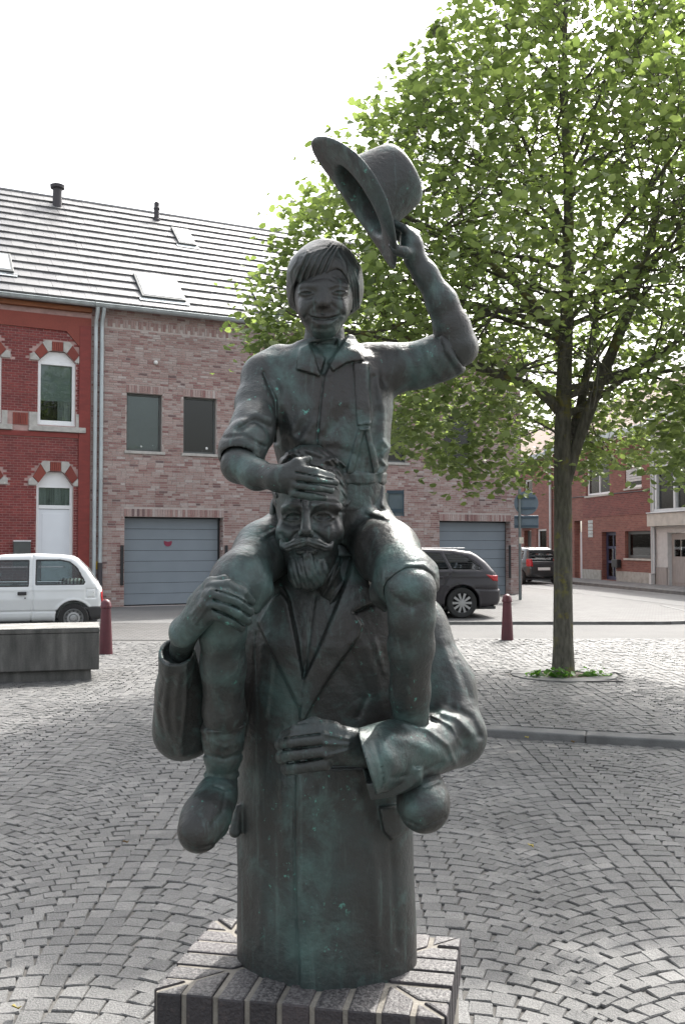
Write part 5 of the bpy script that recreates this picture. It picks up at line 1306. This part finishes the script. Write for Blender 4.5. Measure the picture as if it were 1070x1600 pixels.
# shirt collar and knotted tie under the beard
H.add(cap(W(512, 905, 2.31), W(528, 950, 2.33), r(22, 2.3), r(18, 2.3)), .02); 
for L in ([(545, 855), (530, 890), (505, 930)], [(556, 862), (540, 905), (515, 945)], [(530, 875), (512, 915)]): H.relief(L, 2.6, .006, 2.2, 2.5)
# moustache and beard belong to the head of hair
Hr = Field(*pbox(405, 575, 680, 935, 2.02, 2.60), .0024)
Hr.add(el(486, 768, 2.372, 60.5, 73, .128))
face = [(434, 800), (432, 770), (440, 742), (470, 728), (500, 728), (520, 742), (527, 770), (530, 800), (544, 800), (551, 830), (545, 1000), (400, 1000), (420, 800)]
sl, P_, Q_, dd_ = Hr._pix([(400, 670), (600, 1000)], 5, 2.0, 2.62)
pol = poly_sd(P_, Q_, face)*dd_/FPX
Hr.D[sl] = np.where(dd_ < 2.36, np.maximum(Hr.D[sl], -pol), np.maximum(Hr.D[sl], (CAMH+.005)-Hr.ax[2][sl[2]][None, None, :]))
# hair locks
for L, w, a in (([(428, 755), (440, 715), (470, 702), (500, 712)], 5, .010), ([(432, 735), (455, 718), (480, 722)], 4, -.008), ([(440, 725), (452, 708), (468, 712), (458, 722)], 3, .009), ([(470, 703), (500, 702), (525, 722), (536, 728)], 6, .012), ([(505, 722), (525, 715), (540, 728)], 3, .012), ([(512, 730), (530, 728), (542, 742)], 3, -.010), ([(530, 735), (540, 770), (538, 800)], 3, .006), ([(522, 745), (532, 775), (530, 805)], 2.5, -.006), ([(544, 745), (546, 780)], 2.5, -.005), ([(526, 760), (535, 790)], 2, .005)):
    Hr.relief(L, w*1.2, a*.55, 2.1, 2.5)
Hr.wave(lambda x, y, z: .0016*np.sin(z*300+x*260+np.sin(x*70+z*40)*2.5))
Mu = Field(*pbox(428, 535, 830, 930, 2.1, 2.36), .0022)
chain(Mu, [(478, 846, 2.196, 6), (464, 849, 2.200, 8), (450, 855, 2.210, 6.5), (442, 853, 2.216, 4.5), (439, 845, 2.220, 2.6)], .008)
chain(Mu, [(479, 846, 2.196, 6), (494, 849, 2.200, 8), (507, 855, 2.212, 6), (515, 856, 2.218, 4.2), (519, 848, 2.222, 2.8)], .008)
for y0 in (0, 1): pass
for L in ([(476, 843), (460, 847), (446, 853)], [(477, 848), (462, 853), (448, 858)], [(482, 843), (498, 848), (510, 853)], [(481, 848), (497, 854), (510, 858)]): Mu.relief(L, 1.2, -.003, 2.1, 2.3)
Bd = Field(*pbox(435, 530, 855, 935, 2.1, 2.42), .0022)
Bd.add(el(481, 882, 2.266, 28, 20, .054)); Bd.add(cap(W(456, 866, 2.262), W(462, 885, 2.245), r(7, 2.26), r(9, 2.25)), .015); Bd.add(cap(W(506, 866, 2.262), W(500, 885, 2.245), r(7, 2.26), r(9, 2.25)), .015); Bd.add(el(481, 897, 2.262, 28, 19, .052), .015)
for x, y in ((460, 905), (468, 912), (476, 911), (484, 914), (493, 911), (501, 905)): Bd.add(cap(W(x, 896, 2.245), W(x-1, y, 2.242), r(9, 2.2), r(6, 2.2)), .02)
Bd.add(el(480, 868, 2.225, 10, 9, .012), .008)
Bd.wave(lambda x, y, z: .0013*np.sin(x*330+np.sin(z*60)*2.2+z*70)*np.sin(z*75+x*30) + .0011*np.sin(x*560+z*160+np.sin(x*70)*2))
# hands of the man
def hand_field(x0, x1, y0, y1, d0, d1): return Field(*pbox(x0, x1, y0, y1, d0, d1), .0024)
A = hand_field(425, 625, 1115, 1235, 1.98, 2.32)
chain(A, [(620, 1178, 2.17, 30), (562, 1168, 2.115, 27), (530, 1163, 2.09, 27)], .015)
A.add(cap(W(535, 1165, 2.085), W(500, 1165, 2.085), r(30, 2.09), r(34, 2.09), (W(0, 0, 3)-W(0, 0, 2), .62)), .02)
for (a, b, c, rr_) in (((503, 1139, 2.075), (462, 1142, 2.075), (446, 1150, 2.115), 9.5), ((503, 1154, 2.062), (458, 1158, 2.064), (440, 1163, 2.11), 11), ((505, 1174, 2.062), (459, 1178, 2.064), (441, 1183, 2.11), 11), ((508, 1193, 2.072), (466, 1198, 2.074), (449, 1201, 2.115), 10.5)):
    chain(A, [(*a, rr_+1), (*b, rr_), (*c, rr_-.5)], .006); chain(A, [(*c, rr_-.5), (c[0]+10, c[1]+1, c[2]+.05, rr_-1.5)], .005)
    A.relief([(b[0]-4, b[1]-9), (b[0]-4, b[1]+9)], 2.5, .0015, 2.0, 2.15)
chain(A, [(520, 1138, 2.085, 12), (490, 1130, 2.09, 9), (470, 1134, 2.10, 7)], .01)
for L in ([(545, 1155), (505, 1146)], [(545, 1163), (507, 1162)], [(545, 1172), (508, 1182)]): A.relief(L, 3, .004, 2.0, 2.2)
for L in ([(500, 1147), (445, 1154)], [(502, 1165), (444, 1172)], [(505, 1184), (450, 1192)]): A.relief(L, 1.6, -.006, 2.0, 2.2)
B = hand_field(245, 410, 885, 1060, 1.93, 2.3)
chain(B, [(286, 1070, 2.27, 12), (283, 1015, 2.18, 17), (291, 985, 2.115, 23)], .01)
B.add(cap(W(288, 988, 2.085), W(325, 942, 2.045), r(25, 2.09), r(31, 2.05), (np.array((-.45, -.75, .45)), .68)), .02)
for (a, b, c, e, rr_) in (((330, 918, 2.035), (356, 915, 2.02), (378, 926, 2.03), (392, 940, 2.06), 9), ((326, 930, 2.022), (352, 930, 2.005), (374, 941, 2.016), (390, 955, 2.05), 9.5), ((324, 944, 2.020), (348, 945, 2.004), (371, 957, 2.016), (387, 970, 2.05), 9.5), ((324, 958, 2.028), (343, 960, 2.016), (362, 970, 2.028), (377, 981, 2.055), 9)):
    chain(B, [(*a, rr_+1.5), (*b, rr_+.5), (*c, rr_), (*e, rr_-1.5)], .005)
chain(B, [(305, 940, 2.07, 12), (330, 912, 2.05, 10), (350, 907, 2.05, 8), (363, 915, 2.055, 6)], .008)
for L in ([(300, 960), (330, 920)], [(302, 968), (326, 932)], [(305, 975), (324, 946)]): B.relief(L, 3, .004, 1.95, 2.15)
for L in ([(338, 923), (372, 934), (392, 948)], [(334, 937), (370, 949), (389, 963)], [(332, 951), (362, 964), (382, 976)]): B.relief(L, 1.5, -.006, 1.95, 2.12)
man = finish(H, 'man', statue, 1, (A, B)); P0(man, statue)
for F_, nm in ((C, 'coat'), (Hr, 'hair'), (Mu, 'moustache'), (Bd, 'beard')):
    o = finish(F_, nm, man, 1)
del C, H, Hr, Mu, Bd, A, B

# ---- the boy's body: head, neck, forearms, hands, legs
b1 = Field(*pbox(440, 580, 365, 600, 2.2, 2.58), .0023)
b1.add(el(508, 442, 2.425, 51, 62, .105)); b1.add(el(505, 474, 2.375, 42, 49, .082), .03); b1.add(el(506, 511, 2.346, 21, 18.5, .044), .022)
for q in ((482, 485, 2.330, 12), (528, 484, 2.330, 12)): b1.add(sph(*q), .025)
b1.add(cap(W(507, 520, 2.43), W(506, 580, 2.445), r(31, 2.42), r(38, 2.44)), .007)
b1.add(cap(W(472, 449, 2.318), W(496, 449, 2.304), r(4, 2.3), r(4, 2.3)), .022); b1.add(cap(W(514, 448, 2.312), W(540, 447, 2.324), r(4, 2.3), r(4, 2.3)), .022)
b1.cut(el(480, 457, 2.294, 11, 6.5, .014), .014); b1.cut(el(530, 456, 2.295, 11, 6.5, .014), .014); b1.add(sph(480, 457.5, 2.322, 9), .004); b1.add(sph(530, 456.5, 2.322, 9), .004)
for cx, cy in ((478, 457), (531, 455.5)):
    b1.relief([(cx-11, cy+1), (cx-4, cy-2.5), (cx+4, cy-2.5), (cx+11, cy+1)], 1.6, .0032, 2.2, 2.36); b1.relief([(cx-10, cy+2), (cx, cy+4.4), (cx+10, cy+2)], 1.5, .0028, 2.2, 2.36); b1.relief([(cx-8, cy+.9), (cx+8, cy+.9)], 1.1, -.0022, 2.2, 2.36); b1.relief([(cx-10, cy+8), (cx, cy+10), (cx+9, cy+8)], 2.2, -.0015, 2.2, 2.36)
b1.relief([(514, 449), (528, 444), (541, 449)], 2.2, .0018, 2.2, 2.38)
b1.add(cap(W(505, 452, 2.304), W(505, 473, 2.290), r(4.5, 2.3), r(7, 2.28)), .010); b1.add(sph(498, 475.5, 2.298, 4.2), .007); b1.add(sph(512, 475.5, 2.298, 4.2), .007); b1.cut(sph(500, 481, 2.29, 1.8), .003); b1.cut(sph(510.5, 481, 2.29, 1.8), .003)
b1.relief([(483, 493), (489, 496), (498, 498.5), (507, 499), (517, 497.5), (527, 494.5), (534, 491)], 1.5, -.0036, 2.2, 2.36)
b1.relief([(487, 493), (497, 494), (505, 493.5), (513, 494), (524, 491.5)], 2.2, .0026, 2.2, 2.36); b1.relief([(489, 502), (498, 506), (507, 507), (517, 505.5), (526, 500)], 2.4, .003, 2.2, 2.36); b1.relief([(492, 512.5), (506, 514.5), (518, 512)], 2.8, -.0026, 2.2, 2.36)
b1.relief([(505, 486), (505, 490)], 2.0, -.0012, 2.2, 2.36)
for L, w, a in (([(493, 475), (484, 484), (477, 495)], 2.6, -.0026), ([(517, 475), (528, 483), (537, 492)], 2.6, -.0026), ([(479, 493), (478, 496)], 2.4, -.001), ([(537, 490), (538, 493)], 2.4, -.001), ([(503, 485), (503, 490)], 1.6, -.002)): b1.relief(L, w, a, 2.2, 2.37)
b1.add(el(460, 470, 2.44, 5, 14, .02), .004); b1.add(el(556, 468, 2.44, 5, 14, .02), .004)
# forearm and hand on the man's brow
b2 = Field(*pbox(330, 545, 690, 800, 2.03, 2.4), .0024)
chain(b2, [(376, 715, 2.27, 29), (374, 727, 2.235, 27), (402, 742, 2.185, 23), (430, 746, 2.145, 18.5), (446, 748, 2.13, 20)], .015)
b2.add(cap(W(442, 748, 2.13), W(464, 752, 2.125), r(20, 2.13), r(27, 2.12), (W(0, 0, 3)-W(0, 0, 2), .55)), .015)
for (a, b, c, rr_) in (((462, 732, 2.115), (492, 738, 2.118), (518, 744, 2.148), 7.6), ((464, 745, 2.108), (496, 749, 2.112), (524, 754, 2.145), 8), ((462, 758, 2.108), (494, 762, 2.112), (517, 766, 2.142), 7.8), ((459, 770, 2.112), (486, 775, 2.118), (507, 778, 2.142), 7)):
    chain(b2, [(*a, rr_+1.2), (*b, rr_), (*c, rr_-1.8)], .005)
chain(b2, [(446, 735, 2.12, 9), (464, 723, 2.118, 7.5), (482, 717, 2.135, 6)], .008)
for L in ([(462, 738), (520, 750)], [(464, 752), (522, 760)], [(462, 765), (512, 772)]): b2.relief(L, 1.4, -.005, 2.0, 2.2)
# raised arm and hand on the hat brim
b3 = Field(*pbox(585, 760, 325, 620, 2.22, 2.6), .0026)
chain(b3, [(680, 560, 2.44, 29), (714, 542, 2.42, 29), (706, 512, 2.415, 27), (690, 472, 2.405, 23), (664, 428, 2.395, 18), (648, 404, 2.39, 16)], .02)
b3.add(sph(722, 545, 2.44, 22), .02)
chain(b3, [(648, 404, 2.39, 16), (643, 385, 2.385, 17), (640, 372, 2.39, 16)], .012)
for (a, b, c, rr_) in (((648, 374, 2.375), (632, 358, 2.372), (608, 344, 2.385), 6.5), ((650, 380, 2.395), (640, 362, 2.41), (618, 352, 2.415), 7), ((646, 378, 2.41), (632, 364, 2.43), (612, 358, 2.43), 7), ((642, 382, 2.425), (628, 372, 2.445), (612, 368, 2.44), 6.5)): chain(b3, [(*a, rr_+1), (*b, rr_), (*c, rr_-1)], .005)
chain(b3, [(643, 396, 2.375, 11), (632, 394, 2.352, 8.5), (620, 391, 2.345, 7.5), (612, 384, 2.348, 5.5)], .008)
# bare knees and shins
b4 = Field(*pbox(285, 715, 870, 1245, 1.98, 2.45), .0032)
chain(b4, [(380, 900, 2.2, 36), (350, 948, 2.105, 36), (348, 985, 2.12, 35), (349, 1040, 2.16, 34), (350, 1110, 2.20, 31), (349, 1205, 2.25, 23)], .02)
chain(b4, [(618, 890, 2.18, 36), (641, 922, 2.085, 37), (643, 965, 2.09, 34.5), (642, 1010, 2.12, 34.5), (640, 1080, 2.17, 30), (646, 1210, 2.25, 25)], .02)
b4.relief([(620, 935), (640, 948), (662, 938)], 6, -.004, 1.9, 2.2); b4.relief([(640, 960), (641, 1080)], 8, .003, 1.9, 2.2)
boy = finish(b1, 'boy', statue, 1, (b2, b3, b4)); P0(boy, statue)
del b1, b2, b3, b4
# hair of the boy: cap with a swept fringe
h = Field(*pbox(438, 578, 362, 510, 2.2, 2.62), .0022)
h.add(el(508, 440, 2.432, 57.5, 64, .118)); h.add(el(507, 462, 2.46, 52, 34, .09), .03); h.add(el(486, 420, 2.372, 33, 26, .068), .03); h.add(el(460, 450, 2.435, 8, 28, .06), .02); h.add(el(556, 450, 2.435, 8, 30, .06), .02)
fc_ = [(462, 443), (470, 441), (480, 443), (491, 438), (502, 432), (514, 426), (526, 420), (534, 424), (541, 437), (546, 455), (549, 470), (548, 488), (553, 496), (545, 540), (470, 540), (463, 496), (464, 484), (461, 465)]
sl, P_, Q_, dd_ = h._pix([(430, 360), (590, 520)], 5, 2.18, 2.64)
h.D[sl] = np.where(dd_ < 2.43, -smin(-h.D[sl], poly_sd(P_, Q_, fc_)*dd_/FPX, .006), h.D[sl])
z_ = W(505, 492, 2.43)[2]; h.D = np.maximum(h.D, (z_-h.ax[2])[None, None, :]).astype(np.float32)
for k in range(11):
    t_ = k/10; x0 = 512+t_*16
    h.relief([(x0, 380+abs(t_-.5)*14), (488-10*(1-t_)+t_*32, 398+t_*6), (466+t_*44, 424+t_*4), (458+t_*52, 447-t_*14)], 1.9, -.0028 if k % 2 else .0028, 2.2, 2.55)
for k in range(7):
    t_ = k/6; h.relief([(524+t_*10, 384+6*t_), (540+t_*10, 410+t_*5), (546+t_*14, 445), (549+t_*12, 482)], 1.8, -.0026 if k % 2 else .0026, 2.2, 2.6)
for k in range(5): h.relief([(480-k*4, 392+k*4), (460-k*1.5, 425), (452+k*1.5, 470), (456+k*2, 490)], 1.8, -.0026 if k % 2 else .0026, 2.2, 2.6)
finish(h, 'hair', boy, 1)
# shirt with rolled sleeves, collar and braces
s = Field(*pbox(330, 760, 500, 800, 2.15, 2.65), .0032)
s.add(st_loft([(536, 506, 42, 2.44, .072), (552, 504, 62, 2.45, .085), (566, 503, 92, 2.455, .098), (590, 508, 103, 2.455, .108), (640, 518, 96, 2.445, .115), (700, 519, 90, 2.44, .115), (750, 520, 80, 2.44, .11), (800, 521, 78, 2.44, .108)], R(-4), 2.3))
chain(s, [(440, 572, 2.45, 34), (412, 590, 2.43, 32), (403, 630, 2.385, 32), (396, 668, 2.32, 33), (385, 692, 2.285, 34)], .03)
chain(s, [(384, 690, 2.28, 37), (378, 704, 2.262, 37.5)], .004)
chain(s, [(575, 572, 2.455, 36), (612, 575, 2.455, 36), (650, 572, 2.445, 33), (690, 558, 2.43, 33), (702, 552, 2.428, 33)], .03, None)
s.cut(cap(W(716, 548, 2.42), W(760, 530, 2.41), r(30, 2.42), r(34, 2.42)), .004)
s.cut(cap(W(374, 722, 2.24), W(366, 760, 2.19), r(31, 2.24), r(32, 2.2)), .004)
# collar leaves
s.plate([(468, 543), (463, 577), (500, 588), (508, 560), (484, 536)], .012, 2.2, 2.46, 1.2); s.plate([(545, 520), (530, 545), (512, 566), (520, 580), (543, 566), (568, 563), (561, 540), (552, 520)], .012, 2.2, 2.46, 1.2)
s.add(cap(W(470, 540, 2.42), W(476, 560, 2.36), r(5, 2.4), r(6, 2.37)), .012); s.add(cap(W(545, 526, 2.45), W(556, 556, 2.37), r(4, 2.4), r(6, 2.37)), .016)
s.plate([(484, 536), (500, 585), (508, 586), (528, 545), (526, 530)], -.014, 2.2, 2.44, 1.4)
s.relief([(506, 588), (500, 640), (494, 700)], 1.8, -.006, 2.2, 2.46); s.plate([(506, 588), (500, 640), (494, 710), (505, 710), (512, 640), (518, 588)], .003, 2.2, 2.46, 1.3)
# braces
s.plate([(552, 566), (575, 566), (580, 662), (558, 664)], .007, 2.2, 2.46, 1.0); s.plate([(558, 662), (580, 660), (577, 672), (562, 672)], .006, 2.2, 2.46, 1)
s.plate([(560, 668), (569, 672), (552, 740), (540, 742)], .007, 2.2, 2.5, 1); s.plate([(569, 670), (578, 668), (592, 730), (584, 742)], .007, 2.2, 2.5, 1)
s.relief([(412, 582), (430, 625), (432, 690)], 3, -.006, 2.2, 2.5)
for L, w, a in (([(432, 600), (450, 650), (460, 690)], 6, .006), ([(470, 650), (455, 680), (480, 690)], 6, .006), ([(480, 600), (478, 660), (450, 700)], 6, -.006), ([(490, 660), (470, 690)], 5, .007), ([(540, 640), (510, 680), (500, 705)], 7, -.005), ([(520, 620), (505, 670)], 6, .005), ([(590, 600), (600, 650), (596, 700)], 5, .006), ([(583, 590), (588, 640), (584, 690)], 4, -.006), ([(600, 560), (598, 600)], 5, -.005), ([(640, 545), (645, 580), (640, 605)], 5, -.004), ([(663, 540), (672, 570), (690, 590)], 4, .005), ([(690, 522), (700, 550), (722, 580)], 4, .007), ([(684, 524), (693, 552), (712, 582)], 2.5, -.006), ([(625, 548), (620, 600)], 6, .005), ([(375, 660), (400, 645), (424, 655)], 5, .008), ([(372, 672), (398, 658), (420, 668)], 4, -.008), ([(390, 600), (395, 640), (385, 665)], 6, -.004), ([(352, 684), (380, 680), (412, 698)], 2.5, -.008), ([(345, 715), (370, 706), (400, 712), (416, 722)], 3, .004), ([(600, 690), (607, 700), (598, 712)], 3, .008), ([(596, 720), (604, 728), (594, 740)], 3, .008), ([(480, 704), (520, 700), (560, 712)], 5, -.005)):
    s.relief(L, w*1.2, a*.65, 2.1, 2.52)
s.wave(lambda x, y, z: .0015*np.sin(x*38+np.sin(z*20)*1.2)*np.sin(z*26+x*9))
finish(s, 'shirt', boy, 1)
# shorts
q = Field(*pbox(310, 710, 725, 985, 2.0, 2.68), .0034)
q.add(st_loft([(735, 522, 78, 2.44, .112), (760, 522, 77, 2.44, .112), (800, 520, 84, 2.45, .12), (850, 518, 84, 2.47, .12)], 0, 2.3))
chain(q, [(450, 835, 2.43, 44), (412, 862, 2.33, 44), (375, 905, 2.19, 41), (366, 918, 2.165, 40)], .03)
kneeL = W(352, 945, 2.105)
chain(q, [(578, 832, 2.43, 45), (605, 862, 2.29, 47), (632, 903, 2.13, 44), (634, 908, 2.115, 44)], .03)
q.cut(cap(W(640, 925, 2.08), W(648, 975, 2.03), r(40, 2.08), r(42, 2.03)), .004)
q.add(cap(W(590, 935, 2.16), W(600, 952, 2.16), r(12, 2.16), r(5, 2.16)), .03); q.add(cap(W(674, 890, 2.13), W(680, 918, 2.12), r(7, 2.1), r(4, 2.1)), .025)
q.add(cap(W(405, 925, 2.18), W(400, 952, 2.16), r(22, 2.18), r(7, 2.16)), .03)
q.plate([(430, 738), (612, 738), (610, 756), (430, 756)], .006, 2.2, 2.6, 1)
for L, w, a in (([(545, 745), (560, 790)], 4, -.006), ([(590, 745), (585, 790), (600, 800)], 4, -.007), ([(600, 760), (598, 790)], 3, .007), ([(420, 835), (430, 860), (425, 890)], 6, -.006), ([(560, 830), (550, 870), (575, 920)], 7, .006), ([(575, 850), (590, 900)], 6, -.005), ([(607, 902), (634, 883), (662, 883), (679, 896)], 2.6, .006), ([(412, 838), (434, 826)], 2, .006), ([(412, 845), (434, 834)], 2, -.006), ([(400, 870), (420, 900)], 7, .004), ([(575, 800), (600, 806)], 3, .006), ([(575, 808), (602, 814)], 2.5, -.006)): q.relief(L, w*1.15, a*.7, 2.0, 2.56)
q.wave(lambda x, y, z: .0014*np.sin(x*33+z*11)*np.sin(z*27-x*13))
finish(q, 'shorts', boy, 1)
# socks and shoes
def shoe(L, sole, nm='shoe'):
    pts = [p for p in L]; x0 = min(p[0]-p[3] for p in L)-12; x1 = max(p[0]+p[3] for p in L)+12; y0 = min(p[1]-p[3] for p in L)-12; y1 = max(p[1]+p[3] for p in L)+12
    F_ = Field(*pbox(x0, x1, y0, y1, 1.98, 2.36), .003); chain(F_, L, .03)
    for l, w, a in sole: F_.relief(l, w, a, 1.9, 2.34)
    return finish(F_, nm, boy, 1)
shoe([(348, 1222, 2.255, 23), (338, 1245, 2.22, 29), (322, 1278, 2.165, 35), (311, 1299, 2.13, 33)], [([(335, 1228), (350, 1234), (366, 1232)], 1.6, -.004), ([(284, 1312), (310, 1326), (340, 1318), (358, 1290)], 2.0, -.003), ([(352, 1240), (346, 1270), (330, 1290)], 2.2, -.003)])
shoe([(650, 1205, 2.25, 25), (657, 1232, 2.21, 32), (661, 1255, 2.165, 37), (663, 1264, 2.145, 35)], [([(630, 1280), (660, 1293), (694, 1276)], 2.0, -.003), ([(640, 1225), (660, 1232), (685, 1222)], 2, -.003)])
k_ = Field(*pbox(300, 400, 1120, 1240, 2.1, 2.42), .0028)
chain(k_, [(349, 1140, 2.22, 34), (349, 1178, 2.235, 31)], .004); chain(k_, [(348, 1180, 2.24, 26), (347, 1215, 2.25, 23)], .012); k_.add(ell(W(346, 1210, 2.25), (r(28, 2.25), r(26, 2.25), r(8, 2.25))), .01); k_.add(ell(W(349, 1136, 2.215), (r(36, 2.2), r(35, 2.2), r(8, 2.2)), (0, R(-6), 0)), .006); k_.add(ell(W(346, 1221, 2.25), (r(26, 2.25), r(25, 2.25), r(6, 2.25))), .005)
for L, w, a in (([(318, 1155), (350, 1168), (380, 1158)], 4, .003), ([(318, 1178), (350, 1186), (380, 1176)], 3, -.004)): k_.relief(L, w, a, 2, 2.4)
finish(k_, 'sock', boy, 1)
# ---- hat: brim and dented crown as turned and bent rings
def hat():
    A_ = np.array((.82, .07, .55)); A_ /= np.linalg.norm(A_); e1 = np.array((.56, .0, -.83)); e1 -= A_*(e1@A_); e1 /= np.linalg.norm(e1); e2 = np.cross(A_, e1)
    o = W(561, 314, 2.40); n = 64
    def ring(ra, rb, c, curl=0, dent=0, tip=0):
        out = []
        for k in range(n):
            a = 2*math.pi*k/n; ca_, sa_ = math.cos(a), math.sin(a)
            u = ra*ca_; v_ = rb*sa_; cc = c + curl*sa_*sa_ - tip*ca_*ca_ - dent*math.exp(-(v_/.03)**2)
            out.append(o + e1*u + e2*v_ + A_*cc)
        return out
    prof = [  # outside: crown top to brim edge, then underside and hollow inside
        (.004, .004, .146, 0, .024), (.03, .025, .148, 0, .024), (.058, .048, .150, 0, .020), (.074, .062, .147, 0, .008), (.083, .069, .137, 0, 0), (.089, .074, .11, 0, 0), (.095, .079, .07, 0, 0), (.100, .083, .036, 0, 0), (.1035, .0865, .034, 0, 0), (.1045, .0875, .012, .002, 0), (.102, .085, .009, .003, 0),
        (.112, .094, .006, .005, 0), (.13, .107, .004, .008, 0, .004), (.152, .12, .004, .013, 0, .010), (.172, .13, .005, .018, 0, .016), (.186, .136, .006, .022, 0, .02), (.190, .138, .003, .022, 0, .02), (.186, .136, -.002, .020, 0, .02),
        (.170, .129, -.004, .015, 0, .016), (.15, .118, -.005, .010, 0, .01), (.128, .105, -.006, .005, 0, .004), (.108, .09, -.005, .002, 0), (.098, .081, .0, 0, 0), (.095, .078, .02, 0, 0), (.085, .070, .09, 0, 0), (.07, .058, .12, 0, 0), (.004, .004, .118, 0, 0)]
    vs_ = []; 
    for p in prof: vs_ += ring(*p)
    m = len(prof); fs = [(i_*n+k, (i_+1)*n+k, (i_+1)*n+(k+1) % n, i_*n+(k+1) % n) for i_ in range(m-1) for k in range(n)]
    mb = MB(); mb.add(vs_, fs); ob = mb.build('hat', 'bronze', statue, smooth=True); P0(ob, statue)
    sd = ob.modifiers.new('smooth', 'SUBSURF'); sd.levels = 1; sd.render_levels = 1
hat()
